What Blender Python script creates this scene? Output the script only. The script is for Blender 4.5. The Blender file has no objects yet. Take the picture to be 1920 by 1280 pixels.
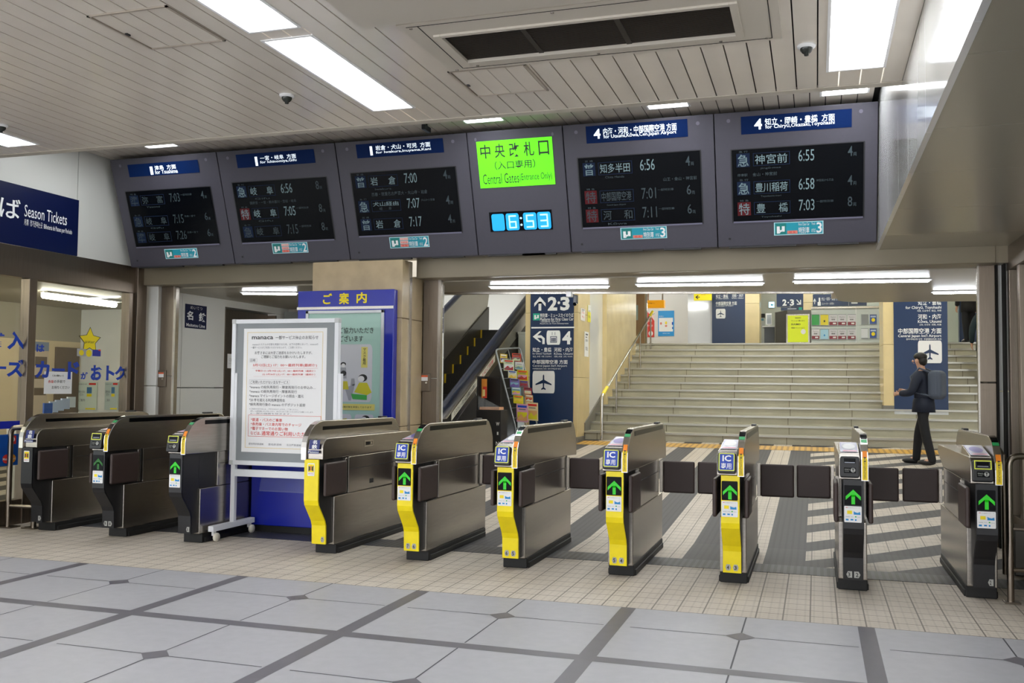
import bpy, bmesh, math, random
from mathutils import Vector, Matrix
random.seed(7)
PI = math.pi
scene = bpy.context.scene
COL = scene.collection

# ------------------------------------------------------------------ camera, world, exposure
FPX = 1777.9; EYE = 1.42
YAW, PITCH, ROLL = 0.31035, 0.04765, -0.0104
_f = Vector((-math.sin(YAW) * math.cos(PITCH), math.cos(YAW) * math.cos(PITCH), math.sin(PITCH)))
_r0 = Vector((math.cos(YAW), math.sin(YAW), 0)); _d0 = _f.cross(_r0)
_r = _r0 * math.cos(ROLL) + _d0 * math.sin(ROLL)
_d = _d0 * math.cos(ROLL) - _r0 * math.sin(ROLL)
cam_data = bpy.data.cameras.new('camera'); cam = bpy.data.objects.new('camera', cam_data); COL.objects.link(cam)
cam_data.sensor_width = 36; cam_data.lens = FPX / 1920 * 36; cam_data.clip_end = 200; cam_data.clip_start = .05
m = Matrix((_r, -_d, -_f)).transposed().to_4x4(); m.translation = (0, 0, EYE)
cam.matrix_world = m
scene.camera = cam
scene.view_settings.view_transform = 'Standard'; scene.view_settings.look = 'None'
scene.view_settings.exposure = 0.62; scene.view_settings.gamma = 1; scene.view_settings.use_curve_mapping = False
w = bpy.data.worlds.new('station'); scene.world = w; w.use_nodes = True
w.node_tree.nodes['Background'].inputs[0].default_value = (.95, .97, 1, 1)
w.node_tree.nodes['Background'].inputs[1].default_value = 2.7
LAMP = 10.0      # strength of the ceiling fixtures
TUBE = 36.0      # strength of the bare tubes behind the gates

CP = Vector((0, 0, EYE))
def ray(x, y): return (x - 960) * _r + (y - 640) * _d + FPX * _f
def at(x, y, Y): v = ray(x, y); return CP + v * (Y / v.y)
def gx(x, y, X): v = ray(x, y); return CP + v * (X / v.x)
def gz(x, y, z=0): v = ray(x, y); return CP + v * ((z - EYE) / v.z)
RY0, RS = 8.9, .402 / (18.32 - 8.9)
def rampz(Y): return max(0, (Y - RY0) * RS)

# ------------------------------------------------------------------ materials
def lin(c):
    if isinstance(c, str):
        c = [int(c[i:i + 2], 16) / 255 for i in (0, 2, 4)]
        return tuple((v / 12.92 if v <= .04045 else ((v + .055) / 1.055) ** 2.4) for v in c) + (1,)
    return tuple(c) + (1,)
MATS = {}
def mat(name, col, rough=.5, metal=0, emit=0, noise=0, nscale=8, bump=0, spec=.5, alpha=1, trans=0, stretch=None, coat=0):
    if name in MATS: return MATS[name]
    M = bpy.data.materials.new(name); M.use_nodes = True; nt = M.node_tree; b = nt.nodes['Principled BSDF']
    c = lin(col); b.inputs['Base Color'].default_value = c
    b.inputs['Roughness'].default_value = rough; b.inputs['Metallic'].default_value = metal
    b.inputs['Specular IOR Level'].default_value = spec
    if coat: b.inputs['Coat Weight'].default_value = coat; b.inputs['Coat Roughness'].default_value = .08
    if emit: b.inputs['Emission Color'].default_value = c; b.inputs['Emission Strength'].default_value = emit
    if trans: b.inputs['Transmission Weight'].default_value = trans
    if alpha < 1: b.inputs['Alpha'].default_value = alpha
    if noise or bump:
        tc = nt.nodes.new('ShaderNodeTexCoord'); n = nt.nodes.new('ShaderNodeTexNoise')
        n.inputs['Scale'].default_value = nscale; n.inputs['Detail'].default_value = 5
        if stretch:
            mp = nt.nodes.new('ShaderNodeMapping'); mp.inputs['Scale'].default_value = stretch
            nt.links.new(tc.outputs['Object'], mp.inputs[0]); nt.links.new(mp.outputs[0], n.inputs['Vector'])
        else: nt.links.new(tc.outputs['Object'], n.inputs['Vector'])
        if noise:
            mr = nt.nodes.new('ShaderNodeMapRange'); mr.inputs[1].default_value = .3; mr.inputs[2].default_value = .7
            mr.inputs[3].default_value = 1 - noise; mr.inputs[4].default_value = 1 + noise
            nt.links.new(n.outputs[0], mr.inputs[0])
            mx = nt.nodes.new('ShaderNodeVectorMath'); mx.operation = 'SCALE'; mx.inputs[0].default_value = c[:3]
            nt.links.new(mr.outputs[0], mx.inputs['Scale']); nt.links.new(mx.outputs[0], b.inputs['Base Color'])
        if bump:
            bp = nt.nodes.new('ShaderNodeBump'); bp.inputs['Strength'].default_value = bump; bp.inputs['Distance'].default_value = .004
            nt.links.new(n.outputs[0], bp.inputs['Height']); nt.links.new(bp.outputs[0], b.inputs['Normal'])
    MATS[name] = M; return M
class NG:      # tiny node-maths helper
    def __init__(s, nt): s.nt = nt
    def m(s, op, a, b=None, c=None):
        n = s.nt.nodes.new('ShaderNodeMath'); n.operation = op
        for i, v in enumerate((a, b, c)):
            if v is None: continue
            if isinstance(v, (int, float)): n.inputs[i].default_value = v
            else: s.nt.links.new(v, n.inputs[i])
        return n.outputs[0]
    def mix(s, f, a, b):
        n = s.nt.nodes.new('ShaderNodeMix'); n.data_type = 'RGBA'
        for i, v in ((0, f), (6, a), (7, b)):
            if isinstance(v, (int, float, tuple)): n.inputs[i].default_value = v
            else: s.nt.links.new(v, n.inputs[i])
        return n.outputs[2]
def floor_mat(name, striped):
    M = bpy.data.materials.new(name); M.use_nodes = True; nt = M.node_tree; b = nt.nodes['Principled BSDF']; g = NG(nt)
    geo = nt.nodes.new('ShaderNodeNewGeometry'); sp = nt.nodes.new('ShaderNodeSeparateXYZ'); nt.links.new(geo.outputs['Position'], sp.inputs[0])
    X, Y = sp.outputs[0], sp.outputs[1]
    def pm(v, off, per): return g.m('FLOORED_MODULO', g.m('SUBTRACT', v, off), per)
    T = .1625
    jx = g.m('LESS_THAN', pm(X, -.0455, T), .009); jy = g.m('LESS_THAN', pm(Y, 6.15, T), .009)
    joint = g.m('MAXIMUM', jx, jy)
    # embossed dashes
    ex = g.m('LESS_THAN', g.m('ABSOLUTE', g.m('SUBTRACT', pm(X, -.0455, T / 3), T / 6)), .006)
    ey = g.m('LESS_THAN', pm(Y, 0, .034), .022)
    ex2 = g.m('LESS_THAN', pm(X, 0, .041), .026); ey2 = g.m('LESS_THAN', pm(Y, 6.15, .0542), .006)
    dash = g.m('MAXIMUM', g.m('MULTIPLY', ex, ey), g.m('MULTIPLY', ex2, ey2))
    nz = nt.nodes.new('ShaderNodeTexNoise'); nz.inputs['Scale'].default_value = 1.4; nz.inputs['Detail'].default_value = 6
    nt.links.new(geo.outputs['Position'], nz.inputs['Vector'])
    base = g.mix(nz.outputs[0], lin('b0a597'), lin('d3c9bc'))
    base = g.mix(g.m('MULTIPLY', dash, .32), base, lin('8a8378'))
    base = g.mix(g.m('MULTIPLY', joint, .85), base, lin('6d675e'))
    if striped:
        left = g.m('LESS_THAN', X, -.09)
        st = g.m('LESS_THAN', g.m('FLOORED_MODULO', g.m('SUBTRACT', -.09, X), .655), .33)
        ch = g.m('LESS_THAN', g.m('FLOORED_MODULO', g.m('SUBTRACT', g.m('SUBTRACT', Y, X), 8.0), .9), .42)
        dark = g.m('ADD', g.m('MULTIPLY', left, st), g.m('MULTIPLY', g.m('SUBTRACT', 1, left), ch))
        rib = g.m('LESS_THAN', g.m('FLOORED_MODULO', X, .055), .02)
        dk = g.mix(g.m('MULTIPLY', rib, .45), lin('484647'), lin('363435'))
        dk = g.mix(g.m('MULTIPLY', joint, .5), dk, lin('3f3d3c'))
        base = g.mix(dark, base, dk)
    nt.links.new(base, b.inputs['Base Color']); b.inputs['Roughness'].default_value = .58; b.inputs['Specular IOR Level'].default_value = .3
    bp = nt.nodes.new('ShaderNodeBump'); bp.inputs['Strength'].default_value = .25; bp.inputs['Distance'].default_value = .002; bp.invert = True
    nt.links.new(g.m('MAXIMUM', joint, dash), bp.inputs['Height']); nt.links.new(bp.outputs[0], b.inputs['Normal'])
    return M
def ribbed(name, c1, c2, axis, per, duty, rough=.5, metal=0):
    M = bpy.data.materials.new(name); M.use_nodes = True; nt = M.node_tree; b = nt.nodes['Principled BSDF']; g = NG(nt)
    geo = nt.nodes.new('ShaderNodeNewGeometry'); sp = nt.nodes.new('ShaderNodeSeparateXYZ'); nt.links.new(geo.outputs['Position'], sp.inputs[0])
    s = g.m('LESS_THAN', g.m('FLOORED_MODULO', sp.outputs[axis], per), per * duty)
    nt.links.new(g.mix(s, lin(c1), lin(c2)), b.inputs['Base Color']); b.inputs['Roughness'].default_value = rough; b.inputs['Metallic'].default_value = metal
    return M
STEEL = mat('brushed_steel', 'a8a29a', .27, 1, noise=.10, nscale=6, stretch=(1, 1, 30))
STEELB = mat('polished_steel', 'd2d0cc', .16, 1)
BRONZE = mat('bronze_steel', '7d7266', .34, .9, noise=.08, nscale=4, stretch=(30, 30, 1))
BLACKP = mat('black_plastic', '16161a', .38)
DARKC = mat('dark_core', '1b1b1d', .5)
RUBBER = mat('black_rubber', '0e0e0f', .6)
BROWN = mat('brown_vinyl', '3a2c29', .48, bump=.15, nscale=160)
YELLOW = mat('yellow_paint', 'f2dc00', .38, noise=.03, nscale=20)
WHITE = mat('white_paint', 'e8e8e8', .4)
PAPER = mat('paper', 'f0f0f0', .55)
PANEL = mat('white_panel', 'e6e6e1', .16, coat=.4)
PLANK = mat('ceiling_plank', 'e4dbce', .25, noise=.03, nscale=3, coat=.3)
CREAMP = mat('ceiling_cream', 'c9c1b3', .45)
GAP = mat('seam_dark', '15120f', .8)
STONE = mat('beige_stone', 'b39f7d', .3, noise=.12, nscale=5)
STONEL = mat('pale_stone', 'd9c594', .22, noise=.06, nscale=3)
HEAD = mat('header_metal', '8f8571', .4, .3, noise=.05, nscale=2)
NAVY = mat('navy_sign', '0a2a52', .35)
NAVYD = mat('navy_dark', '0a1540', .3)
ROYAL = mat('royal_blue', '0a1fa0', .3, coat=.3)
LETW = mat('white_letter', 'f2f4f4', .5)
LETK = mat('black_letter', '262626', .5)
LETG = mat('grey_letter', '77777b', .5)
LETR = mat('red_letter', 'd8332a', .5)
LETB = mat('blue_letter', '0d3fb0', .5)
LETY = mat('yellow_letter', 'f4dd10', .5)
CAB = mat('cabinet_grey', '484650', .42, .15, noise=.02, nscale=30)
SCREEN = mat('lcd_black', '05070b', .22, spec=.12)
BACKLIT_N = mat('backlit_navy', '031c48', .5, emit=.10, spec=.1)
BACKLIT_W = mat('backlit_white', 'eaf6ff', .4, emit=.62)
GREENLIT = mat('green_lit', '5df209', .4, emit=.5)
ARROW = mat('green_arrow', '1ea814', .4, emit=.34)
CYANLIT = mat('cyan_lit', '149be8', .4, emit=.5)
CYANTXT = mat('cyan_digit', 'b4ecff', .4, emit=.55)
LCD1 = mat('lcd_text', '6a7f84', .5, emit=.10)
LCD2 = mat('lcd_text_dim', '303e44', .5, emit=.03)
LCDR = mat('lcd_red', '551a1e', .5, emit=.03, spec=.1)
LCDB = mat('lcd_blue', '16223a', .5, emit=.03, spec=.1)
TEAL = mat('teal_sticker', '1496ab', .5)
TEALD = mat('teal_dark', '0d7d78', .5)
PINK = mat('salmon', 'e2897a', .5)
LIGHT = mat('lamp_diffuser', 'f7fbff', .5, emit=LAMP)
TUBEM = mat('fluorescent_tube', 'f6faff', .5, emit=TUBE)
HALLT = mat('hall_tube', 'f8faf4', .5, emit=28)
TUBEW = mat('warm_tube', 'fff6e2', .5, emit=26)
GLASS = mat('clear_glass', 'ffffff', .02, spec=.5, trans=1)
ACRYL = mat('acrylic', 'dfe8f2', .05, alpha=.12)
def clear_glass():
    M = bpy.data.materials.new('window_glass'); M.use_nodes = True; nt = M.node_tree; nt.nodes.clear()
    o = nt.nodes.new('ShaderNodeOutputMaterial'); mx = nt.nodes.new('ShaderNodeMixShader'); t = nt.nodes.new('ShaderNodeBsdfTransparent')
    gl = nt.nodes.new('ShaderNodeBsdfGlossy'); gl.inputs['Roughness'].default_value = .03
    t.inputs[0].default_value = (.92, .95, .93, 1); fr = nt.nodes.new('ShaderNodeFresnel'); fr.inputs[0].default_value = 1.45; ge = nt.nodes.new('ShaderNodeNewGeometry'); g = NG(nt)
    nt.links.new(g.m('MULTIPLY', fr.outputs[0], g.m('SUBTRACT', 1, ge.outputs['Backfacing'])), mx.inputs[0]); nt.links.new(t.outputs[0], mx.inputs[1]); nt.links.new(gl.outputs[0], mx.inputs[2]); nt.links.new(mx.outputs[0], o.inputs[0])
    return M
WGLASS = clear_glass()

# ------------------------------------------------------------------ mesh building
class MB:
    def __init__(s): s.v = []; s.f = []; s.mi = []; s.sm = []; s.cur = 0
    def _add(s, vs, fs, smooth=False):
        b = len(s.v); s.v += [tuple(v) for v in vs]
        for f in fs: s.f.append([b + i for i in f]); s.mi.append(s.cur); s.sm.append(smooth)
        return s
    def box(s, x0, x1, y0, y1, z0, z1):
        vs = [(x, y, z) for z in (z0, z1) for y in (y0, y1) for x in (x0, x1)]
        return s._add(vs, [(0, 2, 3, 1), (4, 5, 7, 6), (0, 1, 5, 4), (2, 6, 7, 3), (0, 4, 6, 2), (1, 3, 7, 5)])
    def prism(s, poly, axis, a, b):     # poly: 2-d points in the plane of the other two axes
        def P(p, t): return (t, p[0], p[1]) if axis == 0 else (p[0], t, p[1]) if axis == 1 else (p[0], p[1], t)
        n = len(poly); vs = [P(p, a) for p in poly] + [P(p, b) for p in poly]
        fs = [tuple(range(n))[::-1], tuple(range(n, 2 * n))] + [(i, (i + 1) % n, n + (i + 1) % n, n + i) for i in range(n)]
        return s._add(vs, fs)
    def quad(s, *p): return s._add(p, [tuple(range(len(p)))])
    def tube(s, pts, r, n=10, caps=True):
        pts = [Vector(p) for p in pts]; rr = r if isinstance(r, (list, tuple)) else [r] * len(pts)
        t = (pts[1] - pts[0]).normalized(); up = Vector((0, 0, 1)) if abs(t.z) < .9 else Vector((1, 0, 0))
        u = t.cross(up).normalized(); vs = []
        for i, p in enumerate(pts):
            if i == 0: d = pts[1] - pts[0]
            elif i == len(pts) - 1: d = pts[-1] - pts[-2]
            else: d = (pts[i + 1] - p).normalized() + (p - pts[i - 1]).normalized()
            d.normalize(); u = (u - d * u.dot(d)).normalized(); w_ = d.cross(u)
            for k in range(n):
                a = 2 * PI * k / n; vs.append(p + (u * math.cos(a) + w_ * math.sin(a)) * rr[i])
        fs = [(i * n + k, i * n + (k + 1) % n, (i + 1) * n + (k + 1) % n, (i + 1) * n + k) for i in range(len(pts) - 1) for k in range(n)]
        s._add(vs, fs, True)
        if caps: s._add(vs[:n], [tuple(range(n))[::-1]]); s._add(vs[-n:], [tuple(range(n))])
        return s
    def lathe(s, prof, c, n=20, axis='z'):
        vs = []
        for r, h in prof:
            for k in range(n):
                a = 2 * PI * k / n; x, y = r * math.cos(a), r * math.sin(a)
                vs.append((c[0] + x, c[1] + y, c[2] + h) if axis == 'z' else (c[0] + h, c[1] + x, c[2] + y) if axis == 'x' else (c[0] + x, c[1] + h, c[2] + y))
        fs = [(i * n + k, i * n + (k + 1) % n, (i + 1) * n + (k + 1) % n, (i + 1) * n + k) for i in range(len(prof) - 1) for k in range(n)]
        return s._add(vs, fs, True)
    def ell(s, c, r, n=16, m_=10):
        return s.lathe([(math.sin(PI * i / m_) , -math.cos(PI * i / m_)) for i in range(m_ + 1)], (0, 0, 0), n)._xf(len(s.v) - n * (m_ + 1), c, r)
    def _xf(s, start, c, r):
        for i in range(start, len(s.v)):
            x, y, z = s.v[i]; s.v[i] = (c[0] + x * r[0], c[1] + y * r[1], c[2] + z * r[2])
        return s
    def xform(s, M):
        s.v = [tuple(M @ Vector(v)) for v in s.v]; return s
    def build(s, name, mats, parent=None, bevel=0, seg=2, fix=True):
        me = bpy.data.meshes.new(name); me.from_pydata(s.v, [], s.f)
        for q in (mats if isinstance(mats, (list, tuple)) else [mats]): me.materials.append(q)
        me.polygons.foreach_set('material_index', s.mi); me.polygons.foreach_set('use_smooth', s.sm)
        if fix:
            bm = bmesh.new(); bm.from_mesh(me); bmesh.ops.recalc_face_normals(bm, faces=bm.faces); bm.to_mesh(me); bm.free()
        me.update()
        return link(name, me, parent, bevel, seg)
def link(name, me, parent=None, bevel=0, seg=2):
    o = bpy.data.objects.new(name, me); COL.objects.link(o)
    if parent is not None:
        o.parent = parent
        if not parent.get('_local'): o.matrix_parent_inverse = PINV.get(parent.name, Matrix.Identity(4))
    if bevel:
        md = o.modifiers.new('bevel', 'BEVEL'); md.width = bevel; md.segments = seg; md.limit_method = 'ANGLE'; md.angle_limit = math.radians(40)
        md.harden_normals = False
    return o
PINV = {}
def tag(o, label, cat, group=None):
    o['label'] = label; o['category'] = cat
    if group: o['group'] = group
    return o
def thing(name, label, cat, loc=(0, 0, 0), group=None, rz=0):
    o = bpy.data.objects.new(name, None); COL.objects.link(o); o.location = loc; o.rotation_euler = (0, 0, rz); o.empty_display_size = .1
    PINV[o.name] = (Matrix.Translation(loc) @ Matrix.Rotation(rz, 4, 'Z')).inverted()
    return tag(o, label, cat, group)
def struct(o): o['kind'] = 'structure'; return o
def boxo(name, M, parent, *a, bevel=0): return MB().box(*a).build(name, M, parent, bevel)

# lettering: text meshes stretched into boxes on a sign plane
_TC = {}
def text_geo(s, bold):
    k = (s, bold)
    if k in _TC: return _TC[k]
    cu = bpy.data.curves.new('t', 'FONT'); cu.body = s; cu.size = 1; cu.resolution_u = 2; cu.offset = bold; cu.fill_mode = 'FRONT'
    cu.align_x = 'CENTER'
    ob = bpy.data.objects.new('t', cu); COL.objects.link(ob)
    bpy.context.view_layer.update()
    me = bpy.data.meshes.new_from_object(ob.evaluated_get(bpy.context.evaluated_depsgraph_get()))
    vs = [(v.co.x, v.co.y) for v in me.vertices]; fs = [tuple(p.vertices) for p in me.polygons]
    bpy.data.objects.remove(ob); bpy.data.curves.remove(cu); bpy.data.meshes.remove(me)
    if vs:
        x0 = min(v[0] for v in vs); x1 = max(v[0] for v in vs); y0 = min(v[1] for v in vs); y1 = max(v[1] for v in vs)
        vs = [((x - x0) / max(x1 - x0, 1e-6), 1 - (y - y0) / max(y1 - y0, 1e-6)) for x, y in vs]
    _TC[k] = (vs, fs); return _TC[k]
HOST = {}      # thing -> the part that carries what is printed on it
def host(p): return HOST.get(p.name, p)
class Sign:     # O top-left corner, U full width vector, V full height vector (downwards)
    def __init__(s, O, U, V):
        s.O, s.U, s.V = Vector(O), Vector(U), Vector(V); s.n = s.U.cross(-s.V).normalized()
    def P(s, u, v, h=0): return s.O + s.U * u + s.V * v + s.n * h
    def uv(s, x, y):
        d = ray(x, y); t = (s.O - CP).dot(s.n) / d.dot(s.n); q = CP + d * t - s.O
        return q.dot(s.U) / s.U.length_squared, q.dot(s.V) / s.V.length_squared
    def px(s, x0, y0, x1, y1):   # a box on this sign from two of its corners in the photograph
        return s.uv(x0, y0) + s.uv(x1, y1)
    def text(s, name, M, items, parent, h=.003):
        parent = host(parent)
        for it in items:
            mb = MB(); t, u0, v0, u1, v1 = it[:5]; b = it[5] if len(it) > 5 else .006
            if len(t) > 1 and any(ord(c) > 0x2fff for c in t): b = min(b, .009)
            if t == '1': u0 = u0 + (u1 - u0) * .4; b = 0
            vs, fs = text_geo(t, b)
            mb._add([s.P(u0 + (u1 - u0) * a, v0 + (v1 - v0) * b_, h) for a, b_ in vs], fs)
            o = mb.build(name, M, parent, fix=False)
        return o
    def rects(s, name, M, boxes, parent, h=.002, join=False):
        mb = MB(); parent = host(parent)
        for u0, v0, u1, v1 in boxes:
            mb.quad(s.P(u0, v1, h), s.P(u1, v1, h), s.P(u1, v0, h), s.P(u0, v0, h))
            if not join: o = mb.build(name, M, parent, fix=False); mb = MB()
        return mb.build(name, M, parent, fix=False) if join else o
    def frame(s, name, M, boxes, t, parent, h=.002):
        tu, tv = t / s.U.length, t / s.V.length
        for u0, v0, u1, v1 in boxes: o = s.rects(name, M, [(u0, v0, u1, v0 + tv), (u0, v1 - tv, u1, v1), (u0, v0 + tv, u0 + tu, v1 - tv), (u1 - tu, v0 + tv, u1, v1 - tv)], parent, h, True)
        return o
    def polys(s, name, M, polys, parent, h=.003, join=False):
        mb = MB(); parent = host(parent)
        for p in polys:
            mb.quad(*[s.P(u, v, h) for u, v in p])
            if not join: o = mb.build(name, M, parent, fix=False); mb = MB()
        return mb.build(name, M, parent, fix=False) if join else o
    def disc(s, name, M, items, parent, h=.003):
        ps = []
        for cu, cv, ru, rv in items: ps.append([(cu + ru * math.cos(2 * PI * k / 24), cv - rv * math.sin(2 * PI * k / 24)) for k in range(24)])
        return s.polys(name, M, ps, parent, h)
    def slab(s, name, M, parent, depth=.02, bevel=0, u0=0, v0=0, u1=1, v1=1):
        mb = MB(); q = [s.P(u0, v0), s.P(u1, v0), s.P(u1, v1), s.P(u0, v1)]; b = [p - s.n * depth for p in q]
        mb._add(q + b, [(3, 2, 1, 0), (4, 5, 6, 7), (0, 1, 5, 4), (1, 2, 6, 5), (2, 3, 7, 6), (3, 0, 4, 7)])
        o = mb.build(name, M, parent, bevel)
        if parent.type == 'EMPTY' and name in ('board', 'body'): HOST.setdefault(parent.name, o)
        return o
PLANE = [(.5, .08), (.535, .16), (.54, .38), (.93, .60), (.93, .67), (.54, .56), (.53, .78), (.62, .86), (.62, .92), (.5, .88), (.38, .92), (.38, .86), (.47, .78), (.46, .56), (.07, .67), (.07, .60), (.46, .38), (.465, .16)]
def sub(poly, u0, v0, u1, v1): return [(u0 + (u1 - u0) * a, v0 + (v1 - v0) * b) for a, b in poly]
UPARROW = [[(.5, 0), (1, .47), (1, .72), (.62, .36), (.62, .5), (.38, .5), (.38, .36), (0, .72), (0, .47)], [(.38, .36), (.62, .36), (.62, 1), (.38, 1)]]

# ------------------------------------------------------------------ setting: floors
XL, XR = -7.62, 1.63            # storefront planes left and right
FG = mat('grey_granite', 'a5a4a8', .45, noise=.035, nscale=14); FD = mat('dark_granite', '625f66', .42, noise=.04, nscale=14); FJ = mat('joint', '47454c', .6)
mb = MB(); mb.quad((-12, -6, 0), (6, -6, 0), (6, 6.15, 0), (-12, 6.15, 0))
mb.cur = 1
def strip(x0, x1, y0, y1, z=.0006): mb.quad((x0, y0, z), (x1, y0, z), (x1, y1, z), (x0, y1, z))
gxs = [.28 - 1.44 * k for k in range(-2, 8)]; gys = [4.94 - 1.43 * k for k in range(0, 8)]
ys = [6.15] + gys
for x in gxs: strip(x - .048, x + .048, -6, 6.149)
for y in gys:
    for x in gxs: strip(x + .048, x + 1.44 - .048, y - .05, y + .05)
mb.cur = 2
dia = [(x - .70, y + .72) for x in gxs for y in gys]
for x, y in dia:
    strip(x - .0045, x + .0045, max(y - .66, -6), min(y + .66, 6.149), .0009)
    strip(x - .64, x + .64, y - .0045, y + .0045, .0009)
mb.cur = 1
for x, y in dia: mb.quad((x - .088, y, .0014), (x, y - .092, .0014), (x + .088, y, .0014), (x, y + .092, .0014))
struct(mb.build('floor', [FG, FD, FJ], fix=False))
mb = MB(); mb.quad((-12, 6.15, 0), (4, 6.15, 0), (4, 7.7, 0), (-12, 7.7, 0)); mb.quad((-12, 8.05, 0), (-7.5, 8.05, 0), (-7.5, 7.7, 0), (-12, 7.7, 0))
struct(mb.build('floor', floor_mat('tile_floor', False), fix=False))
mb = MB(); mb.quad((-12, 8.05, 0), (4, 8.05, 0), (4, RY0, 0), (-12, RY0, 0)); mb.quad((-12, RY0, 0), (6, RY0, 0), (6, 18.32, .402), (-12, 18.32, .402))
struct(mb.build('floor', floor_mat('striped_floor', True), fix=False))
o = MB().box(-7.5, 4, 7.7, 8.05, -.02, .003).build('trim_1', ribbed('trench_cover', '2c2c30', '45454b', 0, .05, .5, .5, .0)); struct(o)
mb = MB()
mb.quad((-4.3, 17.3, rampz(17.3) + .004), (1.2, 17.3, rampz(17.3) + .004), (1.2, 18.0, rampz(18) + .004), (-4.3, 18.0, rampz(18.0) + .004))
mb.quad((1.2, 17.3, rampz(17.3) + .004), (3.6, 17.3, rampz(17.3) + .004), (3.6, 18.0, rampz(18) + .004), (1.2, 18.0, rampz(18) + .004))
struct(mb.build('trim_2', ribbed('tactile_paving', 'c79a3a', '9c7424', 0, .1, .4), fix=False))
# ------------------------------------------------------------------ stairs
SY, SZ, ST, SR = 18.32, .402, .466, .165
SX0, SX1 = -4.35, 4.6
STEPM = mat('stair_stone', 'aaa693', .45, noise=.10, nscale=2.5); NOSE = mat('nosing_steel', 'a9a79e', .3, .8); JT = mat('stair_joint', '6d6856', .7)
mb = MB()
prof = [(SY, SZ - .3)]
for k in range(13): prof += [(SY + k * ST, SZ + k * SR), (SY + k * ST, SZ + (k + 1) * SR)]
prof += [(30, SZ + 13 * SR), (30, SZ - .3)]
mb.prism(prof, 0, SX0, SX1)
mb.cur = 1
for k in range(13):
    y, z = SY + k * ST, SZ + (k + 1) * SR
    mb.box(SX0, SX1, y - .03, y + .05, z - .034, z + .004)
mb.cur = 2
for k in range(13):
    y, z = SY + k * ST, SZ + k * SR
    for j in range(8):
        x = SX0 + .35 + j * 1.16 + (k % 2) * .03 - (0 if j else .1)
        if x < SX1: mb.box(x - .006, x + .006, y - .003, y + .004, z, z + SR - .03)
st = struct(mb.build('floor', [STEPM, NOSE, JT]))
UZ = SZ + 13 * SR
mb = MB(); mb.quad((-10, 30, UZ), (8, 30, UZ), (8, 48, UZ), (-10, 48, UZ)); mb.box(-10, SX0 - .02, 21.6, 30, UZ - .1, UZ)
struct(mb.build('floor', mat('upper_floor', 'b5b1a6', .35), fix=False))

# ------------------------------------------------------------------ ceilings
ZC, YS, XF = 3.38, 6.43, .53
LIGHTS = []      # holes cut in the plank ceiling: x0, x1, y0, y1
ROWS = [(-6.42, -6.11), (-3.0, -2.69), (.08, .40)]
for i, (a, b) in enumerate(ROWS):
    y1 = 6.06 if i != 0 else 6.17
    while y1 > -3: LIGHTS.append((a, b, y1 - 1.42, y1)); y1 -= 1.56
ACB = (-2.16, -.17, 4.62, 5.40)     # air conditioner plate
holes = LIGHTS + [(-2.0, -.39, 4.82, 5.26)]
mb = MB(); P = .1285; x = XF - .002
edges = sorted({h[0] for h in holes} | {h[1] for h in holes})
while x > -8.6:
    x0, x1 = x - P + .008, x
    cuts = [x0] + [e for e in edges if x0 + .001 < e < x1 - .001] + [x1]
    for a, b in zip(cuts, cuts[1:]):
        c = (a + b) / 2; segs = [(-6.0, YS)]
        for h in holes:
            if h[0] < c < h[1]:
                ns = []
                for p, q in segs:
                    if h[3] <= p or h[2] >= q: ns.append((p, q)); continue
                    if h[2] > p: ns.append((p, h[2]))
                    if h[3] < q: ns.append((h[3], q))
                segs = ns
        for p, q in segs: mb.box(a, b, p, q, ZC, ZC + .02)
    x -= P
mb.cur = 1
for a, b in [(-9, ROWS[0][0] - .02), (ROWS[0][1] + .02, ROWS[1][0] - .02), (ROWS[1][1] + .02, ROWS[2][0] - .02), (ROWS[2][1] + .02, 2.2)]:
    if a < -1 < b: mb.box(a, b, -6, 4.6, ZC + .03, ZC + .05); mb.box(a, b, 5.45, YS, ZC + .03, ZC + .05); mb.box(a, -2.05, 4.6, 5.45, ZC + .03, ZC + .05); mb.box(-.3, b, 4.6, 5.45, ZC + .03, ZC + .05)
    else: mb.box(a, b, -6, YS, ZC + .03, ZC + .05)
struct(mb.build('ceiling', [PLANK, GAP]))
mb = MB(); mb.box(-9, XF, YS, YS + .03, ZC - .004, 3.97); mb.box(-9, XF, YS - .05, YS + .03, ZC - .006, ZC - .001)
struct(mb.build('trim_3', CREAMP))
ZR = 3.95
RL = [(-6.83, -6.46), (-3.19, -2.81), (-1.43, -1.07), (.055, .43)]
mb = MB(); x = XF - .05
while x > -8.6: mb.box(x - P * 1.02 + .008, x, YS + .03, 9.3, ZR, ZR + .02); x -= P * 1.02
mb.cur = 1; mb.box(-9, 2, YS, 9.3, ZR + .03, ZR + .05)
struct(mb.build('ceiling', [PLANK, GAP]))
# bulkhead on the right: vertical white face, panelled underside
mb = MB(); PANS = [-6, -3.4, -.8, 1.4, 3.6, 5.1, 6.05, 6.75, 7.7, 9.3]
for a, b in zip(PANS, PANS[1:]): mb.box(XF, XF + .03, a + .002, b - .002, 2.713, 3.97)
struct(mb.build('wall_right', mat('bulkhead_white', 'e4e3e0', .12, coat=.5)))
mb = MB(); US = [-6, -4, -2, 0, 1.4, 2.8, 3.95, 5.05, 6.05, 7.25, 8.45, 9.3]
for a, b in zip(US, US[1:]): mb.box(XF + .031, 3.2, a + .003, b - .003, 2.715, 2.735)
mb.cur = 1; mb.box(XF + .03, 3.2, -6, 9.3, 2.738, 2.76)
struct(mb.build('ceiling', [mat('bulkhead_under', 'b5ae9d', .2, .2), GAP]))

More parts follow.
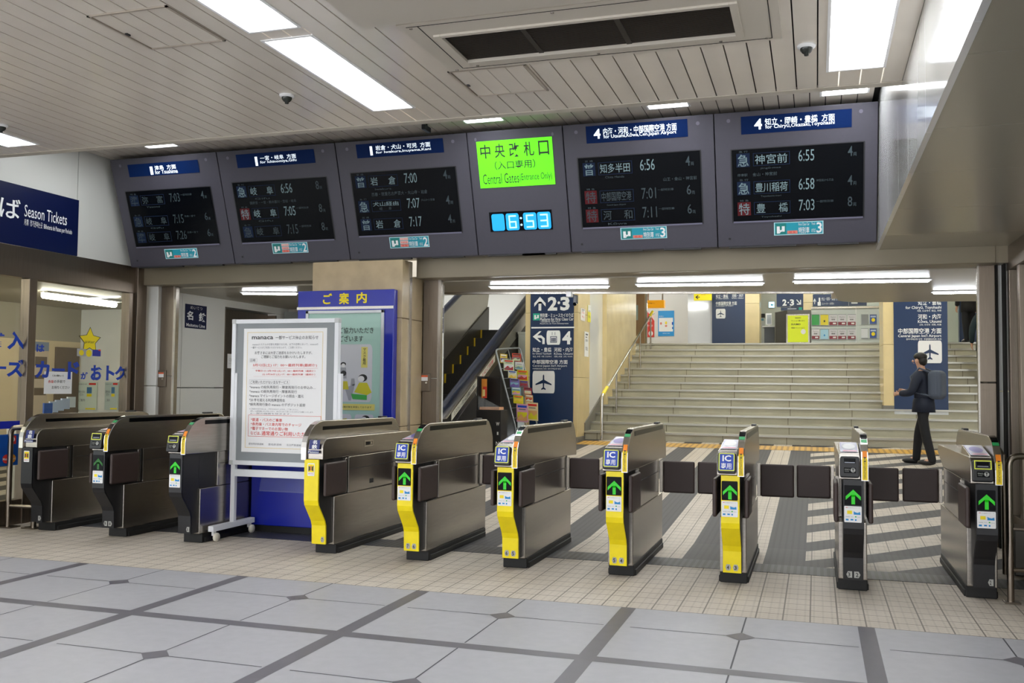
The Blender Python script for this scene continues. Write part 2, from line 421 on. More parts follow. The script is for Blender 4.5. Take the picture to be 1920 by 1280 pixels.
# ------------------------------------------------------------------ header beam, columns and pillar at the gate line
YH, YC = 9.3, 9.5
mb = MB()
mb.box(-4.065, 1.53, YH, 9.62, 2.565, 2.80); mb.box(-7.6, -5.13, YH, 9.62, 2.572, 2.80)
struct(mb.build('wall_back', HEAD, bevel=.006))
mb = MB(); mb.box(-9, XF + .5, YH + .02, YH + .3, 2.80, 4.0); mb.box(XF, 3.2, YH + .02, 9.6, 2.567, 4.0)
struct(mb.build('wall_back', HEAD))
def jointed(name, m, boxes, lab=None):
    mb = MB()
    for b in boxes: mb.box(*b)
    return struct(mb.build(name, m, bevel=.004))
jointed('wall_left', STONE, [(-5.12, -4.07, 8.96, 9.13, 2.12, 2.725), (-5.12, -4.07, 8.96, 9.13, 1.0, 2.115), (-5.12, -4.07, 8.96, 9.13, 0, .995),
                             (-5.12, -4.085, 9.13, 10.0, 0, 2.55), (-4.14, -4.068, 9.19, 9.49, 0, 1.0), (-4.14, -4.068, 9.19, 9.49, 1.005, 2.115), (-4.14, -4.068, 9.19, 9.49, 2.12, 2.57)])
struct(MB().box(-4.11, -4.062, 9.13, 9.19, 0, 2.725).build('trim_4', STEELB))
def column(x0, x1, name='trim_5'):
    return struct(MB().box(x0, x1, YC, YC + .07, 0, 1.5).box(x0, x1, YC, YC + .07, 1.505, 2.575).build(name, BRONZE, bevel=.006))
column(-4.067, -3.89); column(1.42, 1.555); column(-7.465, -7.285)
struct(MB().box(-3.89, -3.86, YC, YC + .06, 0, 2.57).box(-7.285, -7.255, YC, YC + .06, 0, 2.58).box(1.405, 1.42, YC, YC + .06, 0, 2.57).build('trim_6', STEEL))
jointed('wall_left', PANEL, [(-4.06, -4.0, YC + .08, 9.95, 0, 2.57)])
XW = -7.6
jointed('wall_left', PANEL, [(-7.64, -7.47, 9.45, 9.7, 0, 1.38), (-7.64, -7.47, 9.45, 9.7, 1.39, 2.58),
                             (-7.8, XW, 9.7, 10.08, 0, 1.36), (-7.8, XW, 9.7, 10.08, 1.37, 2.66), (-7.8, XW, 10.087, 10.99, 0, 1.36), (-7.8, XW, 10.087, 10.99, 1.37, 2.66),
                             (-7.8, XW, 10.99, 12.6, 2.46, 2.66), (-7.8, XW, 12.25, 12.6, 0, 2.46)])
jointed('wall_right', PANEL, [(1.57, 1.615, 9.5, 9.9, 0, 1.42), (1.57, 1.615, 9.5, 9.9, 1.43, 2.6), (1.622, 1.68, 9.4, 9.46, 0, 1.42), (1.622, 1.68, 9.4, 9.46, 1.43, 2.66)])
struct(MB().box(1.555, 1.57, 9.46, 9.9, 0, 2.6).box(1.606, 1.623, 9.38, 9.5, 0, 2.71).build('trim_7', GAP))
# soffit behind the header
SOF = mat('soffit', 'a59d8b', .35, .1)
mb = MB()
poly = [(-7.8, 9.6), (3.2, 9.6), (3.2, 13.2), (1.25, 13.05)]
poly += [(.75 + .5 * math.cos(a) - .0, 12.55 + .5 * math.sin(a)) for a in [PI / 2 + k * PI / 10 for k in range(1, 5)]]
poly += [(.2, 11.52), (-3.0, 10.9), (-5.3, 10.47), (-5.3, 12.6), (-7.8, 12.6)]
mb.prism(poly, 2, 2.555, 2.62)
struct(mb.build('ceiling', SOF))
a, b = Vector((-5.3, 10.47, 0)), Vector((.2, 11.52, 0)); dd = (b - a).normalized(); nn = Vector((-dd.y, dd.x, 0)) * .05
struct(MB()._add([(p.x, p.y, z) for z in (2.535, 2.62) for p in (a, b, b + nn, a + nn)], [(3, 2, 1, 0), (4, 5, 6, 7), (0, 1, 5, 4), (1, 2, 6, 5), (2, 3, 7, 6), (3, 0, 4, 7)]).build('trim_8', STEEL))
struct(MB().box(-10, 6, 13.3, 48, 4.9, 5.0).box(-10, .3, 11.6, 13.3, 4.9, 5.0).build('ceiling', mat('hall_ceiling', 'c9c5ba', .4)))
struct(MB().box(-5.4, .3, 11.6, 11.7, 2.625, 4.95).box(.3, 3.2, 13.25, 13.35, 2.64, 4.95).box(.2, .3, 11.7, 13.35, 2.64, 4.95).box(-7.8, -5.4, 12.6, 12.7, 0, 4.95).build('wall_front', CREAMP))

# ------------------------------------------------------------------ back hall walls
struct(MB().box(-10, -9.9, 12.2, 48, 0, 5).build('wall_left', PANEL))
struct(MB().box(4.6, 4.7, 9.5, 30, 0, 5).build('wall_right', PANEL))
struct(MB().box(-9.9, -4.36, 21.6, 21.7, 0, 5).build('wall_back', PANEL))      # white wall at the head of the escalator
# left side of the stairs: white panels, a skirting that follows the steps, a beige pier
mb = MB()
mb.prism([(18.72, .6), (18.72, 5), (20.05, 5), (20.05, 1.2)], 0, -4.5, -4.37)
struct(mb.build('wall_left', PANEL))
struct(MB().prism([(20.0, 1.0), (20.0, 5), (23.5, 5), (23.5, 2.3)], 0, -4.6, -4.28).build('wall_left', STONEL))
SK = mat('skirting', '77736a', .5)
struct(MB().prism([(18.32, .38), (18.32, .72), (20.05, 1.33), (20.05, .8)], 0, -4.38, -4.34).build('baseboard_left', SK))

def pier(name, x0, x1, y0, y1, z0, z1=5):
    mb = MB(); zs = [z0, z0 + 1.25, z0 + 2.5, z1]
    for a, b in zip(zs, zs[1:]): mb.box(x0, x1, y0, y1, a + .004, b)
    return struct(mb.build(name, STONEL, bevel=.004))
pier('wall_left', -5.42, -4.36, 17.75, 18.75, .36)
struct(MB().box(-5.44, -4.345, 17.73, 18.72, .36, .47).build('baseboard_left', SK))
pier('wall_right', 1.25, 2.33, 19.73, 20.9, SZ + 4 * SR)
struct(MB().box(1.24, 2.34, 19.72, 20.85, SZ + 4 * SR, SZ + 4 * SR + .07).build('baseboard_right', SK))
# upper concourse shell
UW = mat('upper_white', 'dedddA'.lower(), .3)
struct(MB().box(-9.9, at(1278, 600, 31).x, 31, 31.2, UZ, 5).build('wall_back', UW))
struct(MB().box(at(1278, 600, 31).x, at(1290, 600, 31).x, 30.97, 38, UZ, 5).build('wall_left', UW))
struct(MB().box(-9.9, 8, 46, 46.2, UZ, 5).build('wall_back', UW))
struct(MB().box(at(1797, 600, 25).x + .1, 4.6, 25.6, 25.8, UZ, 5).build('wall_right', NAVY))

# ------------------------------------------------------------------ ceiling fixtures
REFL = mat('reflector_white', 'f4f4f4', .35)
def fixture(x0, x1, y0, y1, z, label, nl=9, low=0):
    t = thing('ceiling_light', label, 'light', ((x0 + x1) / 2, (y0 + y1) / 2, z), 'recessed fluorescent ceiling lights')
    mb = MB(); h = .10
    mb.box(x0 - .012, x0 + .004, y0 - .012, y1 + .012, z - .006, z + h); mb.box(x1 - .004, x1 + .012, y0 - .012, y1 + .012, z - .006, z + h)
    mb.box(x0, x1, y0 - .012, y0 + .004, z - .006, z + h); mb.box(x0, x1, y1 - .004, y1 + .012, z - .006, z + h); mb.box(x0, x1, y0, y1, z + h, z + h + .01)
    mb.build('housing', REFL, t)
    MB().box(x0 + .01, x1 - .01, y0 + .06, y1 - (.012 if low else .06), z + (-.004 if low else .045), z + .055).build('diffuser', LIGHT, t)
    mb = MB(); c = (x0 + x1) / 2
    mb.prism([(c - .012, z + .044), (c + .012, z + .044), (c, z - .002)], 1, y0, y1)
    for k in range(0 if low else nl + 1):
        y = y0 + .06 + (y1 - y0 - .12) * k / nl
        mb.prism([(y - .007, z + .044), (y + .007, z + .044), (y, z + .004)], 0, x0, x1)
    mb.build('louvre', REFL, t)
    return t
nm = ['left', 'middle', 'right']
for (a, b, y0, y1) in LIGHTS:
    i = [r[0] for r in ROWS].index(a)
    n = round((6.17 - y1) / 1.56)
    pos = ['nearest the departure boards', 'second from the departure boards', 'third from the departure boards', 'fourth from the departure boards', 'fifth from the departure boards', 'sixth from the departure boards'][n]
    row = ['left row', 'middle row', 'right row'][i]
    fixture(a, b, y0, y1, ZC, f'bright louvred ceiling light in the {row}, {pos}', 14)
for k, (a, b) in enumerate(RL):
    fixture(a, b, 7.1, 8.43 + .015 * k, ZR, 'louvred ceiling light in the recess above the ' + ['second departure board from the left', 'green entrance sign', 'first board right of the green sign', 'rightmost departure board'][k], 6, 1)
# air conditioner
t = thing('air_conditioner', 'cream ceiling air conditioner with a long dark slatted grille', 'air conditioner', (-1.17, 5.0, ZC))
x0, x1, y0, y1 = ACB; gx0, gx1, gy0, gy1 = -2.0, -.39, 4.82, 5.26
mb = MB()
for q in [(x0, gx0, y0, y1), (gx1, x1, y0, y1), (gx0, gx1, y0, gy0), (gx0, gx1, gy1, y1)]: mb.box(q[0], q[1], q[2], q[3], ZC - .012, ZC - .001)
mb.build('face_plate', CREAMP, t, bevel=0)
mb = MB()
for q in [(gx0 - .02, gx0 + .02, gy0 - .02, gy1 + .02), (gx1 - .02, gx1 + .02, gy0 - .02, gy1 + .02), (gx0 + .02, gx1 - .02, gy0 - .02, gy0 + .012), (gx0 + .02, gx1 - .02, gy1 - .012, gy1 + .02)]: mb.box(*q, ZC - .024, ZC + .05)
mb.build('grille_frame', CREAMP, t, bevel=.003)
mb = MB()
for k in range(26):
    y = gy0 + .02 + k * (gy1 - gy0 - .04) / 25; mb.box(gx0 + .02, gx1 - .02, y - .003, y + .003, ZC - .006, ZC + .012)
for xx in (-1.52, -1.0): mb.box(xx - .015, xx + .015, gy0, gy1, ZC - .009, ZC + .02)
mb.build('slat', mat('grille_brown', '241d14', .5), t); MB().box(gx0, gx1, gy0, gy1, ZC + .04, ZC + .05).build('filter', mat('filter', '17120c', .8), t)
for xx, yy in [(-2.1, 4.68), (-1.3, 4.68), (-1.95, 5.34), (-1.2, 5.34), (-.5, 5.34), (-.25, 5.36), (-2.1, 5.38)]: MB().lathe([(0, -.004), (.009, -.003), (.01, 0)], (xx, yy, ZC - .012), 10).build('screw', STEEL, t)
MB().box(-2.12, -.21, 4.655, 4.66, ZC - .0135, ZC - .011).box(-2.05, -.22, 5.36, 5.365, ZC - .0135, ZC - .011).box(-2.055, -2.05, 4.66, 5.36, ZC - .0135, ZC - .011).box(-.225, -.22, 4.66, 5.36, ZC - .0135, ZC - .011).build('panel_seam', GAP, t)
struct(MB().box(-2.36, -.1, 3.2, 4.6, ZC - .014, ZC - .001).build('trim_9', CREAMP))
def hatch(x0, x1, y0, y1, label):
    t = thing('access_hatch', label, 'hatch', ((x0 + x1) / 2, (y0 + y1) / 2, ZC))
    mb = MB()
    for q in [(x0, x0 + .014, y0, y1), (x1 - .014, x1, y0, y1), (x0, x1, y0, y0 + .014), (x0, x1, y1 - .014, y1)]: mb.box(*q, ZC - .008, ZC - .001)
    mb.build('frame', mat('hatch_frame', 'b5aa9c', .35, .3), t)
    mb = MB(); n = 4
    for k in range(n): mb.box(x0 + .02 + (x1 - x0 - .04) * k / n + .004, x0 + .02 + (x1 - x0 - .04) * (k + 1) / n - .004, y0 + .018, y1 - .018, ZC - .004, ZC - .001)
    mb.build('panel', PLANK, t); MB().box(x0 + .03, x0 + .045, (y0 + y1) / 2, (y0 + y1) / 2 + .03, ZC - .012, ZC - .002).build('latch', BLACKP, t)
hatch(-3.71, -3.2, 4.05, 4.57, 'square framed access hatch in the ceiling left of the lights')
hatch(-2.18, -1.67, 5.42, 5.945, 'square framed access hatch beside the air conditioner grille')
def dome(x, y, z, label):
    t = thing('dome_camera', label, 'security camera', (x, y, z))
    MB().lathe([(0, 0), (.052, 0), (.05, -.012), (.035, -.018)], (x, y, z), 24).build('base', WHITE, t)
    MB().lathe([(.036, -.012), (.034, -.03), (.022, -.045), (.014, -.048), (.012, -.06), (0, -.062)], (x, y, z), 20).build('dome', mat('smoked_dome', '2b2f2a', .15), t)
dome(-3.408, 5.571, ZC, 'small dome camera in the plank ceiling left of the middle lights')
dome(-.043, 5.57, ZC, 'dome camera in the ceiling left of the right-hand light')
p = gz(2, 234, ZC); dome(p.x, p.y, ZC, 'dome camera at the far left of the ceiling above the ticket office')
t = thing('recess_camera', 'dark box camera hanging above the third departure board', 'security camera', (-3.58, 8.35, ZR))
MB().box(-3.60, -3.56, 8.30, 8.45, ZR - .07, ZR - .02).build('body', BLACKP, t, bevel=.006); MB().tube([(-3.58, 8.38, ZR - .02), (-3.58, 8.38, ZR)], .01).build('bracket', BLACKP, t)
# tubes under the soffit
def tube_light(p, q, z, label, mt=None, r=.024, grp='tube lights under the low soffit'):
    a = Vector((p.x, p.y, z)); b = Vector((q.x, q.y, z)); d = (b - a).normalized(); n = Vector((-d.y, d.x, 0))
    t = thing('tube_light', label, 'light', tuple((a + b) / 2), grp)
    def bar(w_, z0, z1, e=0):
        mb = MB(); A, B = a - d * e, b + d * e
        vs = [(P_.x, P_.y, zz) for zz in (z0, z1) for P_ in (A - n * w_, B - n * w_, B + n * w_, A + n * w_)]
        return mb._add(vs, [(3, 2, 1, 0), (4, 5, 6, 7), (0, 1, 5, 4), (1, 2, 6, 5), (2, 3, 7, 6), (3, 0, 4, 7)])
    bar(.06 if r < .04 else .1, z - .012, z, .02).build('housing', WHITE, t); bar(r, z - (.03 if r < .04 else .06), z - .012, 0).build('diffuser', mt or TUBEM, t, bevel=.008)
    return t
for (x0, y0, x1, y1, lab) in [(920, 538, 1140, 537, 'tube light under the soffit above the escalator'), (1195, 534, 1430, 531, 'tube light under the soffit above the left of the stairs'),
                              (1490, 528, 1742, 525, 'tube light under the soffit above the right of the stairs'), (455, 549, 556, 550, 'tube light in the passage behind the notice board')]:
    tube_light(gz(x0, y0, 2.54), gz(x1, y1, 2.54), 2.552, lab)
tube_light(gz(1750, 548, 2.54), gz(1860, 546, 2.54), 2.552, 'short tube light under the soffit next to the right column')
for (x0, y0, x1, y1, lab) in [(1238, 552, 1292, 564, 'slanting tube light on the far ceiling left of the yellow sign'), (1291, 576, 1336, 584.5, 'far tube light above the white corridor wall'), (1196, 553, 1214, 559, 'far tube light above the handrail top')]:
    tube_light(gz(x0, y0, 4.85), gz(x1, y1, 4.85), 4.9, lab, HALLT, .06)
# other fluorescent rows of the hall and the upper concourse, mostly hidden by the soffit
for k, (x, y) in enumerate([(-6.8, 16), (-3, 14.6), (-3, 18), (.6, 14.6), (.6, 18), (-3, 21.5), (.6, 21.5), (3, 19), (-1, 26), (-5, 29), (2, 29), (-1, 33), (-2.8, 40)]):
    tube_light(Vector((x - 1.2, y, 0)), Vector((x + 1.2, y, 0)), 4.9, 'hall ceiling tube light hidden behind the soffit', HALLT, .06, 'hall tube lights behind the soffit')
t = thing('small_camera', 'white and black camera hanging from the soffit edge before the platform sign', 'security camera', tuple(at(1075, 545, 10.95)))
p = at(1070, 552, 10.95); MB().box(p.x - .045, p.x + .02, p.y - .05, p.y + .05, p.z - .03, p.z + .06).build('case', WHITE, t, bevel=.006)
p = at(1079, 561, 10.95); MB().box(p.x - .02, p.x + .025, p.y - .04, p.y + .04, p.z - .05, p.z + .05).build('body', BLACKP, t, bevel=.006)
p = at(1078, 570, 10.9); MB().lathe([(.02, -.02), (.022, 0), (0, .004)], (p.x, p.y, p.z), 14, 'y').build('lens', SCREEN, t)

# ------------------------------------------------------------------ left storefront (season tickets)
FR = BRONZE
def lbox(name, m, *b, bevel=.004): return struct(MB().box(*b).build(name, m, bevel=bevel))
lbox('trim_10', FR, -7.72, -7.60, -6, 9.27, 2.466, 2.778)
lbox('trim_11', FR, -7.70, -7.59, 9.10, 9.16, 0, 2.466); lbox('trim_11', FR, -7.72, -7.56, 9.2, 9.36, 0, 2.77); 
lbox('trim_11', FR, -7.69, -7.58, 7.62, 7.72, 0, 2.466); lbox('trim_11', FR, -7.69, -7.58, 6.0, 6.1, 0, 2.466); lbox('trim_11', FR, -7.69, -7.58, 4.5, 4.6, 0, 2.466)
lbox('trim_12', FR, -7.69, -7.595, -6, 9.15, 0, .247)
wall_p = mat('signboard_white', 'd2d2cc', .35)
mb = MB()
for a, b in [(-6, 5.0), (5.005, 7.13), (7.14, 8.265), (8.275, 9.36)]: mb.box(-7.72, -7.62, a, b, 2.779, 3.97)
struct(mb.build('wall_left', wall_p))
for i, (a, b) in enumerate([(7.72, 9.10), (6.1, 7.62), (4.6, 6.0)]):
    struct(MB().box(-7.655, -7.645, a, b, .247, 2.466).build('window_%d' % (i + 1), WGLASS))
# office behind the glass
OW = mat('office_beige', 'd8c6a6', .5); OG = mat('office_grey', 'a39c8e', .5); BRN = mat('brown_door', '6a5a4c', .45)
lbox('wall_back', PANEL, -12, -7.8, 13.2, 13.3, 0, 2.66); lbox('wall_left', PANEL, -7.9, -7.8, 9.4, 13.3, 0, 2.66); lbox('wall_left', OW, -12.1, -12.0, 2, 13.3, 0, 2.1); lbox('wall_left', OG, -12.1, -12.0, 2, 13.3, 2.1, 2.66)
lbox('ceiling', OG, -12.1, -7.8, 2, 13.3, 2.66, 2.7)
lbox('door_1', BRN, -12.0, -11.96, gx(105, 700, -11.96).y, 13.15, 0, 2.0)
t = thing('tube_light', 'warm tube light on the ticket office ceiling behind the glass', 'light', (-8.4, 9.2, 2.62))
a = gz(82, 553, 2.6); b = gz(215, 571, 2.6)
MB().tube([a, b], .045).build('diffuser', TUBEW, t); MB().box(a.x - .06, a.x + .06, a.y, b.y, 2.63, 2.66).build('housing', WHITE, t)
for yy in (5.5, 8.0):  # extra unseen tubes, added only to brighten the office interior
    t = thing('tube_light', 'ticket office tube light out of view to the left', 'light', (-9.6, yy, 2.6), 'office tubes out of view'); MB().box(-9.65, -9.55, yy - .6, yy + .6, 2.62, 2.66).build('diffuser', TUBEW, t)
def flat(name, lab, cat, S, M, depth=.01, group=None):
    t = thing(name, lab, cat, tuple(S.P(.5, 1)), group); S.slab('sheet', M, t, depth); return t
def sgx(x, x0, y0, x1, y1):      # sign on a plane X = x facing +X: left/right pixel edges and heights at the left edge
    a = gx(x0, y0, x); b = gx(x1, y0, x); c = gx(x0, y1, x)
    return Sign((x, a.y, a.z), (0, b.y - a.y, 0), (0, 0, c.z - a.z))
def sY(Y, x0, y0, x1, y1):       # sign facing the concourse at depth Y
    a = at(x0, y0, Y); b = at(x1, y0, Y); c = at(x0, y1, Y)
    return Sign((a.x, Y, a.z), (b.x - a.x, 0, 0), (0, 0, c.z - a.z))
# season tickets sign
S = Sign((-7.605, 5.69, 3.39), (0, 2.59, 0), (0, 0, -.608))
t = thing('shop_sign', 'navy season tickets sign on the white wall above the glass front', 'sign', (-7.62, 6.9, 2.779))
S.slab('panel', NAVYD, t, .012)
S.text('lettering', LETW, [('定期券うりば', .05, .24, .695, .60, .02), ('Season Tickets', .715, .30, .935, .50, .0), ('月票  정기권파는곳  Bilheteria de Passes por Período', .715, .54, .965, .66, 0)], t)
# advertising on the glass
S = Sign((-7.64, 6.05, 2.466), (0, 3.0, 0), (0, 0, -2.2))
t = thing('glass_lettering', 'blue Japanese lettering across the ticket office glass', 'lettering', (-7.64, 7.6, .9))
def gl(s, x0, y0, x1, y1, b=.03):
    u0, v0 = S.uv(x0, y0); u1, v1 = S.uv(x1, y1); return (s, u0, v0, u1, v1, .022 if s in '購' else .045)
S.text('letter', LETB, [gl('購', -26, 622, 8, 654), gl('入', 14, 620, 47, 657), gl('は', 68, 645, 83, 660), gl('ー', -14, 686, 11, 692), gl('ズ', 13, 673, 44, 707), gl('カ', 66, 676, 92, 709), gl('ー', 97, 690, 121, 696), gl('ド', 127, 677, 148, 711),
                        gl('が', 151, 697, 164, 711), gl('お', 170, 684, 191, 713), gl('ト', 199, 685, 214, 713), gl('ク', 215, 686, 236, 713)], t)
t = thing('star_decal', 'yellow star holding two cards, stuck on the ticket office glass', 'decal', tuple(S.P(*S.uv(168, 672))))
u0, v0 = S.uv(149, 613); u1, v1 = S.uv(187, 662)
stp = [(.5 + .5 * math.sin(k * PI / 5) * (1 if k % 2 == 0 else .52), .52 - .52 * math.cos(k * PI / 5) * (1 if k % 2 == 0 else .52)) for k in range(10)]
S.polys('star', LETY, [sub(stp, u0, v0, u1, v1)], t, .003)
S.polys('outline', LETK, [sub(stp, u0 - .006, v0 - .006, u1 + .006, v1 + .006)], t, .002)
S.text('script', LETK, [('μstar',) + S.uv(159, 638) + S.uv(177, 645) + (0,)], t, .004)
S.rects('grey_card', mat('card_grey', 'a9a9a9', .4), [S.uv(144, 653) + S.uv(160, 668)], t, .004); S.rects('blue_card', ROYAL, [S.uv(173, 655) + S.uv(188, 668)], t, .004)
S.disc('card_disc', LETY, [S.uv(152, 661) + (.012, .014)], t, .005); S.rects('card_mark', LETR, [S.uv(184, 655) + S.uv(188, 658)], t, .005)
S.disc('small_disc', LETY, [S.uv(166, 662) + (.014, .018)], t, .005)
t = thing('request_notice', 'white notice with red words taped on the ticket office glass', 'notice', tuple(S.P(*S.uv(108, 738))))
q = S.uv(83, 696) + S.uv(134, 738)
S.rects('sheet', PAPER, [q], t, .001)
S.text('lettering', LETK, [('（お願い）',) + S.uv(98, 702) + S.uv(119, 706) + (0.01,), ('の手前で',) + S.uv(101, 712) + S.uv(122, 718) + (.01,), ('お待ちください',) + S.uv(97, 723) + S.uv(130, 729) + (.01,)], t, .002)
S.text('red_lettering', LETR, [('赤線',) + S.uv(90, 712) + S.uv(100, 718) + (.02,)], t, .002)
# things inside the office
t = thing('pamphlet_rack', 'small rack of blue pamphlets on the counter behind the glass', 'rack', (-7.9, 8.3, .9))
for k in range(5):
    p = gx(88 + k * 11, 764 - k * 3, -7.98 - .03 * k)
    MB().box(p.x - .01, p.x + .01, p.y - .05, p.y + .07, p.z - .07, p.z + .05).build('pamphlet', [mat('pamph_a', '3d62b0', .5), mat('pamph_b', 'c9d0e6', .5), mat('pamph_b', 'c9d0e6', .5), mat('pamph_b', 'c9d0e6', .5), PAPER][k], t)
MB().box(-8.2, -7.85, 8.0, 8.9, .86, .92).build('shelf', mat('counter', 'cfc8ba', .4), t); MB().box(-8.18, -7.88, 8.05, 8.85, 0, .86).build('cabinet', OG, t)
for (x0, y0, x1, y1, lab, c) in [(145, 716, 182, 768, 'pale green notice sheet with a blue and yellow chart on the office wall', 'd5e0d2'), (197, 716, 222, 768, 'grey-green poster at the right end of the office wall', 'b9c7c2')]:
    SS = sY(13.17, x0, y0, x1, y1); t = flat('wall_notice', lab, 'notice', SS, mat('n' + c, c, .5))
    SS.rects('colour_block', mat('nb', '4a78a0', .5), [(.5, .18, .75, .4)], t); SS.rects('yellow_block', LETY, [(.5, .42, .75, .52), (.45, .93, .95, .98)], t); SS.rects('red_block', LETR, [(.6, .03, .95, .1)], t)
    SS.text('lettering', LETG, [('お知らせ', .06, .05, .5, .1), ('定期券をお求めの\nお客さまへ', .06, .3, .42, .5), ('ご案内', .1, .6, .42, .7)], t)
a = gx(70, 640, -9.6)
SS = sgx(-11.97, 64, 640, 92, 780); t = flat('vertical_sign', 'tall beige sign with dark headings behind the office glass', 'sign', SS, mat('tall_sign', 'c9b8a4', .5))
SS.rects('band', mat('signband', '7d8aa0', .5), [(0, 0, 1, .12)], t); SS.rects('brown_band', BRN, [(.1, .2, .9, .32), (.1, .45, .9, .5), (.1, .62, .9, .72)], t)

# right storefront
lbox('trim_13', FR, 1.63, 1.72, -6, 9.40, 2.50, 2.715); lbox('trim_13', BRONZE, 1.63, 1.72, 9.28, 9.37, 0, 2.5); lbox('trim_13', BRONZE, 1.64, 1.72, 8.9, 9.0, 0, 2.5)
lbox('trim_14', FR, 1.635, 1.72, -6, 9.3, 0, .35)
struct(MB().box(1.66, 1.67, -6, 9.3, .35, 2.5).build('window_4', WGLASS))
lbox('wall_right', OG, 3.2, 3.3, -6, 9.6, 0, 2.7); lbox('wall_back', mat('shop_grey', '8b887c', .4), 1.72, 3.2, 9.5, 9.58, 0, 2.6)
t = thing('grey_post_box', 'grey box standing on the floor behind the right handrail', 'box', (1.47, 8.3, 0))
MB().box(1.45, 1.57, 8.2, 8.45, 0.01, .36).build('body', mat('boxgrey', '55524c', .4, .5), t, bevel=.008); MB().box(1.44, 1.58, 8.19, 8.46, .36, .375).build('lid', BRONZE, t)

# ------------------------------------------------------------------ departure boards
BT, BB = Vector((0, 8.6, 3.9)), Vector((0, 9.0, 2.745))
def bx(x, ytop): return at(x, ytop, 8.6).x
edgesx = [-7.5, bx(405, 283), bx(627, 266), bx(874, 243), bx(1054, 228), bx(1338, 208), .525]
def board(i, label):
    x0, x1 = edgesx[i] + .004, edgesx[i + 1] - .004
    t = thing('departure_board' if i != 3 else 'gate_sign', label, 'sign board', ((x0 + x1) / 2, 9.05, 2.74))
    MB().prism([(BT.y, BT.z), (BB.y, BB.z), (9.19, 2.76), (8.95, 3.93)], 0, x0, x1).build('cabinet', CAB, t, bevel=.006)
    S = Sign((x0, BT.y, BT.z), (x1 - x0, 0, 0), BB - BT)
    S.disc('screw', mat('cab_screw', '6b6878', .4, .3), [(.09, .06, .012, .014), (.9, .06, .012, .014)], t)
    for a, b in ((x0 + .1, x0 + .7), (x1 - .5, x1 - .15)): MB().box(a, b, 8.99, 9.03, 2.732, 2.746).build('underside_rail', DARKC, t)
    return t, S
def header(t, S, box, num, numb, ja, jab, en, enb):
    q = S.px(*box); HOST.pop(t.name, 0); HOST[t.name] = S.rects('header_sign', BACKLIT_N, [q], t, .004)
    S.text('header_lettering', BACKLIT_W, [(num,) + S.px(*numb) + (.025,), (ja,) + S.px(*jab) + (.014,), (en,) + S.px(*enb) + (.008,)], t, .007)
def screen(t, S, box, rows):
    u0, v0, u1, v1 = S.px(*box)
    HOST.pop(t.name, 0); S.rects('bezel', BLACKP, [(u0 - .008, v0 - .006, u1 + .008, v1 + .008)], t, .003)
    S.rects('screen_ledge', mat('ledge', '77758a', .35, .4), [(u0, v1, u1, v1 + .012)], t, .010)
    HOST[t.name] = S.rects('screen', SCREEN, [(u0, v0, u1, v1)], t, .006)
    def q(a, b, c, d): return (u0 + (u1 - u0) * a, v0 + (v1 - v0) * b, u0 + (u1 - u0) * c, v0 + (v1 - v0) * d)
    A, B, C, R, BL, F1 = [], [], [], [], [], []
    for (v, kind, dest, sub_, time, extra, cars, dim) in rows:
        L = B if dim else A
        kb = q(.035, v, .14, v + .19)
        (R if kind == '特' else BL).append(kb)
        L.append((kind,) + q(.045, v + .015, .13, v + .18)); 
        if len(dest) == 2: L += [(dest[0],) + q(.185, v + .03, .255, v + .16), (dest[1],) + q(.36, v + .03, .43, v + .16)]
        else: L.append((dest,) + q(.18, v + .03, .43, v + (.16 if not sub_ or not sub_.startswith('*') else .10)))
        if sub_ and sub_.startswith('*'): B += [(sub_[1],) + q(.24, v + .115, .27, v + .165), (sub_[2],) + q(.33, v + .115, .36, v + .165)]
        elif sub_: B.append((sub_,) + q(.22, v + .205, .38, v + .235))
        F1.append(q(.165, v + .005, .45, v + .185))
        L.append((time,) + q(.515, v + .0, .635, v + .155) + (.0,))
        if extra: B.append((extra,) + q(.65, v + .02, .78, v + .055))
        B.append((cars,) + q(.885, v - .01, .92, v + .125)); B.append(('両',) + q(.925, v + .075, .95, v + .125))
        B.append((('急 行' if kind == '急' else '普 通' if kind == '普' else '特 急'),) + q(.055, v - .035, .125, v - .008))
    S.rects('type_box', LCDB, BL, t, .007)
    if R: S.rects('red_type_box', LCDR, R, t, .007)
    S.frame('destination_frame', LCDB, F1, .006, t, .007)
    if A: S.text('screen_text', LCD1, A, t, .009)
    S.text('dim_text', LCD2, B, t, .009)
    return q
